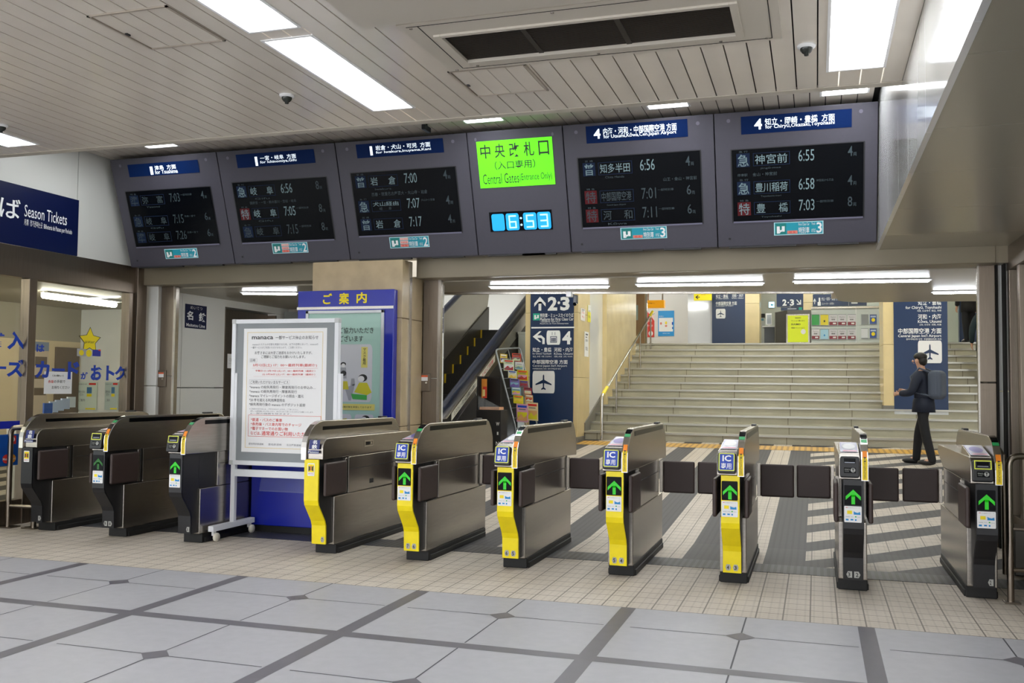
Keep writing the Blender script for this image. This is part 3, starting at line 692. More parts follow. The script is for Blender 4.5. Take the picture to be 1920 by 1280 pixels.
def sticker(t, S, box, n, red2=True):
    u0, v0, u1, v1 = S.px(*box)
    def q(a, b, c, d): return (u0 + (u1 - u0) * a, v0 + (v1 - v0) * b, u0 + (u1 - u0) * c, v0 + (v1 - v0) * d)
    HOST.pop(t.name, 0)
    S.rects('sensor', BLACKP, [(.07, .93, .085, .945)], t, .006)
    HOST[t.name] = S.rects('car_sticker', mat('sticker_edge', 'b9e6ea', .5), [(u0, v0, u1, v1)], t, .004); S.rects('sticker_field', TEAL, [q(.02, .06, .98, .94)], t, .005)
    S.rects('sticker_mark', TEALD, [q(.03, .08, .25, .92)], t, .006)
    S.text('sticker_lettering', LETW, [('μ',) + q(.06, .3, .22, .85) + (.04,), ('特別車',) + q(.5, .42, .72, .9), ('のりば',) + q(.76, .55, .84, .85), (n,) + q(.86, .1, .97, .9) + (.02,), ('First Class Car',) + q(.5, .1, .72, .3) + (0,), ('Track',) + q(.76, .1, .84, .28) + (0,)], t, .008)
    S.rects('salmon_panel', PINK, [q(.27, .66, .48, .9)], t, .006)
    if red2: S.rects('pale_panel', mat('pale_pink', 'eec9c0', .5), [q(.27, .08, .48, .32), q(.27, .37, .48, .62)], t, .006)
    S.text('panel_lettering', LETR, [('特 急',) + q(.31, .7, .44, .86)] + ([('ミュースカイ',) + q(.28, .14, .47, .27), ('快速特急',) + q(.29, .42, .46, .57)] if red2 else []), t, .008)

t, S = board(0, 'leftmost dark grey departure board, for Tsushima, platform 1')
header(t, S, (239, 309, 375, 323), '1', (277.5, 312.5, 289, 327), '津島  方面', (289.5, 310.5, 331, 316), 'for Tsushima', (290.7, 319, 334.5, 323.5))
screen(t, S, (236, 360, 412, 456), [(.07, '準', '弥富', 'Yatomi', '7:03', '一部特別車', '4', True), (.45, '急', '岐阜', 'Gifu', '7:15', '名鉄一宮で', '6', True), (.74, '準', '岐阜', '', '7:26', '名鉄一宮で', '6', True)])
sticker(t, S, (308, 467, 372.5, 483), '2', False)
t, S = board(1, 'second departure board from the left, for Ichinomiya and Gifu')
header(t, S, (442, 290, 592, 305), '1', (474.5, 294, 485, 310.5), '一宮・岐阜  方面', (487.5, 292.5, 556, 296), 'for Ichinomiya,Gifu', (488, 301.5, 557, 303))
q = screen(t, S, (436, 343, 627.5, 447.5), [(.06, '急', '岐阜', 'Gifu', '6:56', '', '8', False), (.43, '特', '岐阜', 'Gifu', '7:05', '一部特別車', '8', False), (.73, '急', '岐阜', '', '7:15', '一部特別車', '8', True)])
S.text('stop_list', LCD2, [('国府宮・一宮・新木曽川・笠松・岐阜',) + q(.16, .32, .66, .37)], t, .009)
sticker(t, S, (509.5, 456, 579, 473), '2')
t, S = board(2, 'third departure board from the left, for Iwakura and Inuyama')
header(t, S, (667, 271, 833, 285.4), '1', (690, 274.5, 700, 291), '岩倉・犬山・可児  方面', (703.8, 273, 807.6, 274.6), 'for Iwakura,Inuyama,Kani', (705, 283.5, 808.8, 282))
q = screen(t, S, (658, 325, 866, 434), [(.05, '普', '岩倉', 'Iwakura', '7:00', '', '4', False), (.44, '急', '犬山経由', '*岐阜', '7:07', '犬山から普通', '4', False), (.73, '普', '岩倉', '', '7:17', '', '4', False)])
S.text('stop_list', LCD2, [('西春・徳重名古屋芸大・大山寺・岩倉',) + q(.18, .32, .72, .38)], t, .009)
sticker(t, S, (729.7, 444.7, 806, 462.7), '2')
t, S = board(3, 'bright green central gates entrance sign with a blue digital clock below')
g = S.px(893, 266, 1041.7, 345)
HOST[t.name] = S.rects('green_panel', GREENLIT, [g], t, .006)
def q(a, b, c, d): return (g[0] + (g[2] - g[0]) * a, g[1] + (g[3] - g[1]) * b, g[0] + (g[2] - g[0]) * c, g[1] + (g[3] - g[1]) * d)
S.text('lettering', LETK, [(ch,) + q(.045 + .193 * k, .07, .18 + .193 * k, .37) + (.012,) for k, ch in enumerate('中央改札口')] + [('（入口専用）',) + q(.22, .44, .76, .62) + (.006,), ('Central Gates',) + q(.045, .70, .53, .92) + (0,), ('(Entrance Only)',) + q(.54, .73, .965, .92) + (0,)], t, .009)
c = S.px(917, 398, 1037, 429.6)
def q(a, b, c_, d): return (c[0] + (c[2] - c[0]) * a, c[1] + (c[3] - c[1]) * b, c[0] + (c[2] - c[0]) * c_, c[1] + (c[3] - c[1]) * d)
HOST.pop(t.name); HOST[t.name] = S.rects('clock_face', SCREEN, [c], t, .006)
def rr(u0, v0, u1, v1, r=.02):
    ps = []
    for cu, cv, a0 in ((u1 - r, v0 + r, 0), (u0 + r, v0 + r, 90), (u0 + r, v1 - r, 180), (u1 - r, v1 - r, 270)):
        ps += [(cu + r * math.cos(math.radians(a0 + k * 22.5)), cv - r * math.sin(math.radians(a0 + k * 22.5))) for k in range(5)]
    return ps
slots = [(.035, .24), (.265, .475), (.545, .755), (.77, .98)]
S.polys('clock_tile', CYANLIT, [rr(*q(a, .1, b, .96)) for a, b in slots], t, .008)
SEG = {'6': 'afgedc', '5': 'afgcd', '3': 'abgcd'}
sb = []
for (a, b), ch in zip(slots[1:], '653'):
    x0, x1, y0, y1 = a + (b - a) * .22, a + (b - a) * .80, .20, .86; tx, ty = .022, .075; ym = (y0 + y1) / 2
    D = {'a': (x0, y0, x1, y0 + ty), 'g': (x0, ym - ty / 2, x1, ym + ty / 2), 'd': (x0, y1 - ty, x1, y1), 'f': (x0, y0, x0 + tx, ym), 'e': (x0, ym, x0 + tx, y1), 'b': (x1 - tx, y0, x1, ym), 'c': (x1 - tx, ym, x1, y1)}
    sb += [q(*D[s]) for s in SEG[ch]]
S.rects('clock_digit', CYANTXT, sb, t, .010)
S.disc('clock_colon', CYANTXT, [((q(.51, .35, 0, 0)[0]), q(0, .36, 0, 0)[1], .012, .0085), ((q(.51, .35, 0, 0)[0]), q(0, .70, 0, 0)[1], .012, .0085)], t, .010)
t, S = board(4, 'departure board right of the green sign, for Utsumi and the airport')
header(t, S, (1098, 237, 1290, 256), '4', (1112.7, 242, 1126.7, 259.5), '内海・河和・中部国際空港 方面', (1130.7, 240, 1269, 244), 'for Utsumi,Kōwa,Cen.Japan Airport', (1131.7, 252.7, 1268.3, 251.7))
q = screen(t, S, (1084, 297, 1317, 417), [(.07, '普', '知多半田', 'Chita Handa', '6:56', '', '4', False), (.47, '特', '中部国際空港', 'Central Japan Airport', '7:01', '一部特別車', '6', True), (.74, '特', '河和', 'Kōwa', '7:11', '一部特別車', '6', True)])
S.text('stop_list', LCD2, [('山王・金山・神宮前',) + q(.70, .34, .97, .39)], t, .009)
sticker(t, S, (1163, 427, 1251, 446), '3', False)
t, S = board(5, 'rightmost departure board, for Chiryu, Okazaki and Toyohashi')
header(t, S, (1389, 219, 1597, 238), '4', (1414, 223, 1429, 242), '知立・岡崎・豊橋  方面', (1434, 221.7, 1565, 225.7), 'for Chiryū,Okazaki,Toyohashi', (1435, 234, 1565, 234))
q = screen(t, S, (1372, 282, 1618, 405), [(.05, '急', '神宮前', 'Jingū-mae', '6:55', '', '4', False), (.44, '急', '豊川稲荷', 'Toyokawa-inari', '6:58', '神宮前から準急', '4', False), (.73, '特', '豊橋', 'Toyohashi', '7:03', '一部特別車', '8', False)])
S.text('stop_list', LCD2, [('停車駅',) + q(.04, .33, .12, .37), ('金山・神宮前',) + q(.16, .325, .35, .375)], t, .009)
sticker(t, S, (1451, 417, 1544, 438), '3', False)

# ------------------------------------------------------------------ ticket gates (local frame: x right, y away from the concourse, z up)
PADB = mat('pad_blue', '123fae', .35); PADY = mat('pad_yellow', 'e8ee50', .4); PLATE = mat('number_plate', 'a9a9a4', .45)
CAUT = mat('caution_tape', 'f6d51e', .45); CAUO = mat('caution_orange', 'f08a20', .5); HOOD = mat('hood_white', 'd6d6e2', .25); PURP = mat('hood_purple', '5b4fa0', .3); PINKP = mat('hood_pink', 'e7a6b6', .4)
SKYB = mat('sticker_blue', '1c86c8', .5); LIME = mat('sticker_green', '3fae4a', .5); GREENT = mat('tape_green', '2c9a58', .4)
FRONT = [(-.255, .805), (-.255, .47), (-.245, .43), (-.135, .29), (-.118, .25), (-.112, .095)]
FINC = [(-.27, .80), (-.27, .90), (-.262, .945), (-.235, .995), (-.19, 1.045), (-.13, 1.085), (-.06, 1.108), (0, 1.116)]
def fy(z):     # front panel surface: y at height z
    for (y0, z0), (y1, z1) in zip(FRONT, FRONT[1:]):
        if z1 <= z <= z0: return y0 + (y1 - y0) * (z0 - z) / (z0 - z1)
def gate(x, label, fin=1, yellow=True, top='ic', nums=('7', '6'), arrow=True, rear=(True, True), dy=0, stow=(True, True), hood=None, lit=True):
    t = thing('ticket_gate', label, 'ticket gate', (x, 7.2 + dy, 0), 'automatic ticket gates in a row'); t['_local'] = 1
    s = fin
    MB().box(-.098, .098, 0, 1.40, 0, .08).box(-.108, .108, .03, 1.38, 0, .045).build('plinth', RUBBER, t, bevel=.006)
    MB().box(-.095, .095, -.04, 1.40, .083, .485).build('lower_panel', STEEL, t, bevel=.006)
    MB().box(-.092, .092, .215, 1.21, .488, .80).build('mid_panel', STEEL, t, bevel=.004)
    mb = MB()
    for sx in (-1, 1): mb.box(min(sx * .0921, sx * .0928), max(sx * .0921, sx * .0928), .24, 1.21, .690, .694)
    if s < 0: mb.box(.0921, .0935, .62, .70, .535, .575)
    mb.build('panel_seam', DARKC, t)
    MB().box(-.068, .068, -.03, .215, .485, .80).build('recess', DARKC, t); MB().box(-.068, .068, 1.2, 1.36, .485, .80).build('recess', DARKC, t)
    inner = [(y + .004, z) for y, z in FRONT]
    MB().prism([(-.03, .805)] + inner + [(-.03, .095)], 0, -.067, .067).build('body_core', DARKC, t)
    mb = MB(); n = len(FRONT)
    for (a, b), (c, d) in zip(FRONT, FRONT[1:]): mb.prism([(a - .012, b), (c - .012, d), (c + .004, d), (a + .004, b)], 0, -.0645, .0645)
    mb.build('front_panel', YELLOW if yellow else BLACKP, t)
    # console and fin
    c0, c1 = (-.095, .047) if s > 0 else (-.047, .095)
    con = [(-.25, .805), (-.25, .90), (-.243, .93), (-.225, .955), (-.19, .974), (-.15, .978), (1.49, .972), (1.535, .955), (1.555, .92), (1.54, .90), (1.22, .803)]
    MB().prism(con, 0, c0, c1).build('console', STEEL, t, bevel=.005)
    f0, f1 = (.049, .098) if s > 0 else (-.098, -.049)
    fin_p = FINC + [(1.40, 1.106), (1.47, 1.085), (1.54, 1.02), (1.585, .93), (1.595, .785), (1.21, .80)]
    fin_o = MB().prism(fin_p, 0, f0, f1).build('fin_panel', STEEL, t, bevel=.006)
    side = f1 + .0008
    MB().box(side - .002, side + .001, .0, 1.385, 1.035 if s < 0 else 1.055, 1.065 if s < 0 else 1.092).build('sensor_slot', SCREEN, fin_o)
    MB().box((f0 + f1) / 2 - .018, (f0 + f1) / 2 + .018, 1.15, 1.29, 1.106, 1.122).build('top_cap', BLACKP, fin_o, bevel=.004)
    # chrome edge and caution tape along the curved front of the fin
    def ribbon(x0, x1, prof, off):
        mb = MB()
        for (a, b), (c, d) in zip(prof, prof[1:]):
            nv = Vector((-(b - d), (a - c))).normalized() if True else None
            nv = Vector((-(d - b), (c - a))).normalized()
            mb.quad((x0, a + nv.x * off, b + nv.y * off), (x1, a + nv.x * off, b + nv.y * off), (x1, c + nv.x * off, d + nv.y * off), (x0, c + nv.x * off, d + nv.y * off))
        return mb
    def sub_prof(z0, z1):
        ps = [p for p in FINC if z0 < p[1] < z1]
        def y_at(z):
            for (a, b), (c, d) in zip(FINC, FINC[1:]):
                if b <= z <= d: return a + (c - a) * (z - b) / (d - b)
        return [(y_at(z0), z0)] + ps + [(y_at(z1), z1)]
    ribbon(f0 + .002, f1 - .002, FINC, .0015).build('chrome_edge', STEELB, fin_o, fix=False)
    if s > 0:
        ribbon(f0 + .008, f1 - .006, sub_prof(.805, .955), .003).build('caution_tape', CAUT, fin_o, fix=False)
        ribbon(f0 + .010, f1 - .008, sub_prof(.955, 1.0), .003).build('tape_top', CAUO, fin_o, fix=False)
        ribbon(f0 + .004, f1 - .004, sub_prof(1.055, 1.075), .003).build('green_mark', GREENT, fin_o, fix=False)
        ribbon(f0 + .004, f1 - .004, sub_prof(1.078, 1.105), .003).build('dark_mark', SCREEN, fin_o, fix=False)
        mb = MB(); zz = .815
        for ch in 'ICカードをここにタッチしてください'[::-1]:
            vs, fs = text_geo(ch, .01); yy = [-.2745 if zz < .9 else -.2745 + (zz - .9) * .18][0]
            mb._add([((f0 + f1) / 2 - .006 + .014 * a, yy, zz + .0075 * (1 - b)) for a, b in vs], fs); zz += .0082
        mb.build('tape_lettering', LETK, fin_o, fix=False)
    # touch pad / plate on the front of the console
    cx = (c0 + c1) / 2
    Sp = Sign((cx - .064, -.252, .962), (.128, 0, 0), (0, -.026, -.142))
    if top in ('ic', 'reader', 'readery'):
        mb = MB(); r = rr(0, 0, 1, 1, .12); m_ = len(r)
        mb._add([Sp.P(u, v, .020) for u, v in r] + [Sp.P(u, v, -.03) for u, v in r], [tuple(range(m_)), tuple(range(m_, 2 * m_))[::-1]] + [(i, m_ + i, m_ + (i + 1) % m_, (i + 1) % m_) for i in range(m_)])
        pad = mb.build('touch_pad', BLACKP, t, bevel=.006)
        if top == 'ic':
            Sp.polys('pad_edge', PADY, [rr(.07, .02, .93, .88, .06)], pad, .0215); Sp.polys('pad_plate', PADB, [rr(.12, .06, .88, .84, .03)], pad, .0225)
            Sp.text('pad_lettering', LETW, [('IC', .27, .12, .74, .42, .03), ('専用', .2, .50, .76, .79, .03)], pad, .024)
        else:
            Sp.rects('ticket_slot', SCREEN, [(.2, .1, .8, .34)], pad, .0212); Sp.rects('slot_lip', mat('slot_lip', '8a8d98', .3, .5), [(.24, .28, .76, .32)], pad, .022)
            if top == 'readery': Sp.frame('yellow_outline', PADY, [(.09, .03, .91, .44)], .006, pad, .0222)
            Sp.rects('reader_window', SCREEN, [(.2, .54, .8, .80)], pad, .0212)
            Sp.disc('reader_emblem', PLATE, [(.66, .66, .12, .105)], pad, .0225); Sp.text('reader_mark', SCREEN, [('T', .6, .585, .72, .735, .05)], pad, .0232)
            Sp.text('reader_lettering', PLATE, [('MANACA', .24, .60, .5, .67, 0), ('TOICA', .24, .70, .46, .745, 0)], pad, .0225)
        # raised guide panel behind the pad
        MB().prism([(-.185, .972), (-.185, .982), (.19, 1.036), (.21, 1.03), (.24, .975)], 0, c0 + .008, c1 - .004).build('guide_hood', STEEL, t, bevel=.003); HOST[t.name] = [o for o in t.children if o.name.startswith('guide_hood')][0]
        Sh = Sign((c0 + .012, .185, 1.0375), (c1 - c0 - .02, 0, 0), (0, -.36, -.0525))
        Sh.polys('guide_plate', HOOD, [rr(.02, .02, .98, .98, .05)], t, .002)
        Sh.disc('guide_oval', PURP if hood == 'purple' else WHITE, [(.5, .46, .36, .27)], t, .004); Sh.frame('guide_frame', PURP, [(.06, .05, .94, .78)], .003, t, .003)
        Sh.rects('guide_strip', PINKP, [(.15, .83, .9, .93)], t, .004); HOST.pop(t.name)
    else:
        HOST[t.name] = Sp.polys('name_plate', mat('nameplate_blue', '12246e', .3), [sub([(0, 0), (1, 0), (1, 1), (0, 1)], .1, -.02, .86, .52), sub([(0, 0), (1, 0), (1, 1), (0, 1)], .06, .58, .86, .76)], t, .002)
        Sp.text('plate_lettering', LETW, [('名', .34, -.01, .66, .22, .02), ('鉄', .3, .25, .7, .5, .02), ('Meitetsu', .1, .61, .82, .73, .0)], t, .004); HOST.pop(t.name)
    if s < 0:
        Sk = Sign((.0955, .50, .925), (0, .17, 0), (0, 0, -.055)); Sk.frame('lock_frame', STEELB, [(0, 0, 1, 1)], .008, t, .002); Sk.rects('lock_recess', SCREEN, [(.2, .25, .62, .75)], t, .002); Sk.disc('lock_button', STEELB, [(.78, .5, .08, .2)], t, .003)
    # arrow display, sticker, numbers
    Sf = Sign((-.0645, -.2675, .805), (.129, 0, 0), (0, 0, -.335))
    if arrow:
        Sf.polys('arrow_display', SCREEN, [rr(.03, .115, .9, .52, .03)], t, .002)
        HOST[t.name] = [o for o in t.children if o.name.startswith('arrow_display')][0]
        Sf.polys('arrow', ARROW if lit else mat('arrow_dim', '0f5a14', .4, emit=.18), [sub(p, .1, .2, .86, .5) for p in UPARROW], t, .004, True)
        HOST.pop(t.name)
        HOST[t.name] = Sf.polys('info_sticker', WHITE, [rr(.02, .54, .9, .87, .03)], t, .002)
        Sf.rects('sticker_sun', LETY, [(.17, .63, .42, .70)], t, .0035); Sf.polys('sticker_wave', SKYB, [[(.5, .64), (.58, .66), (.7, .67), (.82, .65), (.84, .71), (.5, .71)]], t, .0035)
        Sf.rects('sticker_blue_mark', SKYB, [(.1, .80, .24, .835), (.34, .80, .48, .83), (.56, .8, .64, .835)], t, .0035); Sf.rects('sticker_green_mark', LIME, [(.56, .74, .64, .765)], t, .0035)
        Sf.rects('sticker_red_mark', LETR, [(.1, .565, .2, .575)], t, .0035); Sf.text('sticker_lettering', LETG, [('交通系ICカード', .22, .565, .82, .58, 0), ('manaca', .1, .75, .3, .765, 0), ('TOICA', .34, .75, .5, .765, 0), ('Suica', .68, .75, .84, .765, 0)], t, .0035)
    else:
        HOST[t.name] = Sf.polys('caution_sticker', WHITE, [rr(.24, .09, .74, .40, .03)], t, .002); Sf.rects('caution_field', LETY, [(.28, .115, .70, .31)], t, .003)
        Sf.polys('caution_figure', LETK, [[(.32, .15), (.43, .18), (.43, .26), (.32, .29)], [(.66, .15), (.55, .18), (.55, .26), (.66, .29)]], t, .004)
        Sf.rects('caution_person', LETR, [(.46, .15, .52, .27)], t, .004); Sf.text('caution_lettering', LETR, [('通れません', .3, .33, .68, .36, 0)], t, .003)
    HOST.pop(t.name, 0)
    Sn = Sign((-.0645, -.1265, .165), (.129, 0, 0), (0, 0, -.07))
    w_, lab_ = (.26, [])
    xs = [(.14, .44), (.54, .86)] if len(nums) == 2 else [(.66, .92)]
    polys = []
    for k, (a, b) in enumerate(xs):
        left_pt = len(nums) == 2 and k == 0 or (len(nums) == 1 and s > 0)
        hx = [(0, .5), (.28, .05), (1, .05), (1, .95), (.28, .95)] if left_pt else [(0, .05), (.72, .05), (1, .5), (.72, .95), (0, .95)]
        if yellow: hx = [(0, .5), (.2, .05), (.8, .05), (1, .5), (.8, .95), (.2, .95)]
        polys.append(sub(hx, a, .1, b, .8))
    Sn.polys('number_plate', PLATE, polys, t, .002); Sn.text('number', LETK, [(n_, a + .08, .25, b - .10, .66, .02) for n_, (a, b) in zip(nums, xs)], t, .0035)
    # flaps: folded at the front, closed across the passage at the back
    for k, sx in enumerate((-1, 1)):
        if stow[k]:
            fl = MB().box(min(sx * .097, sx * .128), max(sx * .097, sx * .128), -.245, .115, .505, .778).build('flap', BROWN, t, bevel=.013)
            fl.modifiers['bevel'].segments = 3
            MB().box(min(sx * .08, sx * .11), max(sx * .08, sx * .11), .12, .15, .50, .795).build('hinge_post', STEEL, t, bevel=.003)
        if rear[k]:
            o = MB().box(-.137, .137, -.017, .017, -.138, .138)
            M4 = Matrix.Translation((sx * .266, 1.222, .645)); o.xform(M4)
            fl = o.build('flap', BROWN, t, bevel=.014); fl.modifiers['bevel'].segments = 3
            MB().box(min(sx * .10, sx * .128), max(sx * .10, sx * .128), 1.205, 1.24, .51, .785).build('hinge_post', STEEL, t, bevel=.003)
    return t
gate(-7.03, 'leftmost black-fronted ticket gate beside the left handrail', -1, False, 'meitetsu', ('9',), False, (False, True), .17, (False, True))
gate(-6.165, 'second ticket gate from the left, black front numbered 9 and 8', 1, False, 'readery', ('9', '8'), True, (True, True), .12, lit=False)
gate(-5.32, 'black-fronted ticket gate partly behind the white notice board', 1, False, 'readery', ('8',), True, (True, False), .09, (False, False))
gate(-3.954, 'yellow-fronted ticket gate right of the notice board, marked only 7', -1, True, 'meitetsu', ('7',), False, (False, True), .03, (False, True))
gate(-3.101, 'yellow-fronted ticket gate numbered 7 and 6', 1, True, 'ic', ('7', '6'), hood='purple')
gate(-2.259, 'yellow-fronted ticket gate numbered 6 and 5', 1, True, 'ic', ('6', '5'), dy=-.02)
gate(-1.413, 'yellow-fronted ticket gate numbered 5 and 4', 1, True, 'ic', ('5', '4'), dy=-.02, hood='purple')
gate(-.583, 'yellow-fronted ticket gate numbered 4 and 3', 1, True, 'ic', ('4', '3'))
gate(.243, 'black-fronted ticket gate numbered 3 and 2, facing the camera head-on', 1, False, 'reader', ('3', '2'), dy=.04)
gate(1.08, 'rightmost black-fronted ticket gate with a yellow-ringed card reader', 1, False, 'readery', ('2',), True, (True, False), .08, (True, False), hood='purple')

# ------------------------------------------------------------------ notice stand on casters
NY = 7.66
GREYB = mat('board_grey', '8b9093', .5); FRAMEW = mat('frame_white', 'e4e6ea', .35)
tl, tr_, bl = at(441, 603, NY), at(633, 603, NY), at(432, 866, NY)
t = thing('notice_stand', 'white framed notice board on casters with a white printed poster', 'notice stand', (-4.7, NY, 0))
bl_ = Vector((tl.x - .005, NY - .0, bl.z))
S = Sign((tl.x, NY, tl.z), (tr_.x - tl.x, 0, 0), (0, 0, bl.z - tl.z))
S.slab('board', GREYB, t, .03)
W_, H_ = S.U.length, S.V.length
mb = MB(); x0, x1, z1, z0 = S.O.x, S.O.x + W_, S.O.z, S.O.z - H_
for b in [(x0 - .02, x0 + .02, z0 - .02, z1 + .02), (x1 - .02, x1 + .02, z0 - .02, z1 + .02)]: mb.box(b[0], b[1], NY - .018, NY + .036, b[2], b[3])
for b in [(x0 + .02, x1 - .02, z0 - .02, z0 + .02), (x0 + .02, x1 - .02, z1 - .02, z1 + .02)]: mb.box(b[0], b[1], NY - .017, NY + .035, b[2], b[3])
mb.build('board_frame', FRAMEW, t, bevel=.004)
for (xx, zz) in [(x0, z1), (x1, z1), (x0, z0), (x1, z0)]: MB().box(xx - .022, xx + .022, NY - .02, NY + .038, zz - .022, zz + .022).build('corner_cap', mat('cap_grey', 'c4c6c6', .4), t, bevel=.006)
q = S.px(458, 616, 609, 852)
S.rects('poster', PAPER, [q], t, .002)
def f(a, b, c, d, *e): return (q[0] + (q[2] - q[0]) * a, q[1] + (q[3] - q[1]) * b, q[0] + (q[2] - q[0]) * c, q[1] + (q[3] - q[1]) * d) + e
S.frame('poster_border', mat('border_ochre', 'e8cf86', .5), [f(.045, .03, .955, .965)], .004, t, .004)
LG = mat('poster_grey', '5a5a5e', .5); LP = mat('poster_pale', '9a9aa0', .5)
S.text('title', LETK, [('manaca',) + f(.10, .064, .36, .088) + (.014,)], t, .004)
S.text('lettering', LG, [('一部サービス停止のお知らせ',) + f(.39, .06, .90, .09) + (.01,), ('お客さまには大変ご迷惑をおかけいたしますが、',) + f(.14, .185, .83, .21), ('ご理解とご協力をお願いいたします。',) + f(.22, .217, .75, .242), ('日時',) + f(.09, .247, .15, .27),
    ('ご利用いただけない主なサービス',) + f(.095, .422, .555, .447), ('*manaca の紛失再発行・障害再発行のお申込み…',) + f(.085, .462, .88, .487), ('*manaca の紛失再発行・障害再発行',) + f(.085, .497, .66, .522), ('*manaca マイレージポイントの照会・還元',) + f(.085, .532, .74, .557),
    ('*20 件を超える利用履歴照会',) + f(.085, .567, .52, .592), ('*紛失再発行後の manaca のデポジット返却',) + f(.085, .602, .76, .627)], t, .004)
S.text('small_lettering', LP, [('manacaシステムの切替を実施するため、以下の日時において、manacaの',) + f(.11, .12, .90, .138), ('一部サービスがご利用いただけませんので、ご注意ください。',) + f(.09, .146, .71, .164), ('※ご利用のお客さまには、ご不便をおかけしますが、ご了承ください。',) + f(.09, .645, .68, .658), ('※詳しくは駅係員におたずねください。あらかじめご了承くださいますようお願いいたします。',) + f(.10, .663, .86, .676), ('※一部の機器を除きます。',) + f(.10, .681, .60, .694),
    ('愛知環状鉄道㈱',) + f(.09, .925, .27, .942), ('豊橋鉄道㈱',) + f(.33, .925, .49, .942), ('名古屋鉄道㈱',) + f(.55, .925, .72, .942)], t, .004)
S.text('red_lettering', LETR, [('3月12日(土) 17：00～最終列車(最終便)',) + f(.12, .285, .89, .312), ('予備日 (1) 3月19日 (土) 17：00～最終列車（最終便）',) + f(.15, .335, .87, .353), ('(2) 3月26日 (土) 17：00～最終列車（最終便）',) + f(.24, .363, .87, .381),
    ('*鉄道・バスのご乗車',) + f(.11, .725, .49, .752), ('*券売機・バス車内等でのチャージ',) + f(.11, .760, .72, .787), ('*電子マネーでのお買い物',) + f(.11, .795, .56, .822), ('などは、',) + f(.11, .833, .235, .86), ('通常通りご利用いただけます',) + f(.245, .828, .93, .864) + (.025,)], t, .004)
S.frame('red_box', LETR, [f(.08, .70, .95, .873)], .003, t, .004)
S.frame('thin_box', LP, [f(.08, .243, .17, .274), f(.08, .415, .57, .451)], .0015, t, .004)
S.rects('red_rule', mat('rule_pink', 'eab0ae', .5), [f(.11, .320, .90, .322), f(.13, .388, .89, .389)], t, .004)
xl, xr = -5.165, x1 - .0 + .03
zt = at(428, 699, NY).z
for xx in (xl, xr): MB().box(xx - .022, xx + .022, NY - .012, NY + .03, .14, zt).build('post', FRAMEW, t, bevel=.003)
zc = at(440, 885, NY).z
MB().box(xl + .02, xr - .02, NY - .01, NY + .028, zc - .035, zc + .03).build('crossbar', FRAMEW, t, bevel=.003)
for xx in (xl, xr):
    MB().box(xx - .028, xx + .028, NY - .33, NY + .33, .095, .145).build('foot', FRAMEW, t, bevel=.004)
    for yy in (NY - .28, NY + .28):
        c = MB().box(xx - .012, xx + .012, yy - .02, yy + .02, .055, .098).build('caster', WHITE, t, bevel=.003)
        MB().lathe([(0, -.014), (.036, -.014), (.040, -.008), (.040, .008), (.036, .014), (0, .014)], (xx + .02, yy + .012, .040), 20, 'x').build('wheel', mat('wheel_cream', 'ddd8c8', .4), c)

# ------------------------------------------------------------------ blue guide board in front of the pillar
GY = 8.86
S = Sign((at(559, 546, GY).x, GY, at(559, 546, GY).z), (at(739, 546, GY).x - at(559, 546, GY).x, 0, 0), (0, 0, .06 - at(559, 546, GY).z))
t = thing('guide_board', 'tall royal blue guide board with yellow heading before the stone pillar', 'guide board', (S.O.x + .5, GY, 0))
S.slab('body', ROYAL, t, .09, bevel=.006)
CF = 8.03; cx0, cx1 = S.O.x + .02, S.O.x + S.U.length - .012
MB().box(cx0, cx1, CF, GY - .002, .065, .80).build('base_cabinet', ROYAL, t, bevel=.008)
MB().box(cx0 + .03, cx1 - .02, CF + .04, GY + .08, 0, .064).build('plinth', RUBBER, t)
S.text('heading', LETY, [('ご',) + S.px(606, 550, 623, 570) + (.03,), ('案',) + S.px(636, 549, 655, 570) + (.03,), ('内',) + S.px(669, 548, 688, 568) + (.03,)], t, .004)
S.rects('trim_line', STEELB, [S.px(557, 576, 738, 578)], t, .004)
q = S.px(575, 583, 717, 840)
def f(a, b, c, d, *e): return (q[0] + (q[2] - q[0]) * a, q[1] + (q[3] - q[1]) * b, q[0] + (q[2] - q[0]) * c, q[1] + (q[3] - q[1]) * d) + e
MINT = mat('poster_mint', 'aed3c6', .35)
ps = MB()
for a in [f(0, 0, 1, .022), f(0, .978, 1, 1), f(0, 0, .035, 1), f(.965, 0, 1, 1)]:
    p0, p1 = S.P(a[0], a[1]), S.P(a[2], a[3]); ps.box(p0.x, p1.x, GY - .02, GY - .0005, p1.z, p0.z)
ps.build('poster_frame', mat('frame_silver', 'c3c6c8', .35, .3), t, bevel=.003)
S.rects('poster', MINT, [f(.03, .02, .97, .98)], t, .006)
S.text('poster_lettering', LETK, [('新型コロナウイルス',) + f(.1, .085, .42, .11), ('感染防止にご協力いただき',) + f(.1, .125, .87, .17), ('ありがとうございます',) + f(.12, .185, .74, .23), ('快適なご利用のため、各種対策を実施しております',) + f(.18, .70, .86, .715, 0), ('手指消毒液を設置しています',) + f(.36, .885, .60, .895, 0), ('社員はマスクを着用しています',) + f(.66, .885, .92, .895, 0)], t, .009)
S.polys('picture_panel', mat('pic_grey', 'd9d9de', .5), [rr(*f(.12, .25, .86, .67), .03), rr(*f(.36, .76, .61, .88), .02), rr(*f(.65, .76, .89, .88), .02)], t, .0075)
S.rects('yellow_caption', mat('caption_yellow', 'e9dd7a', .5), [f(.37, .27, .44, .44), f(.72, .27, .80, .42), f(.16, .685, .9, .73)], t, .0085)
S.text('caption_lettering', LETK, [('会\n話\nは\n控\nえ\nめ',) + f(.385, .285, .425, .42), ('マ\nス\nク\n着\n用',) + f(.74, .28, .78, .4)], t, .010)
SKIN_ = mat('drawn_skin', 'f0efee', .5)
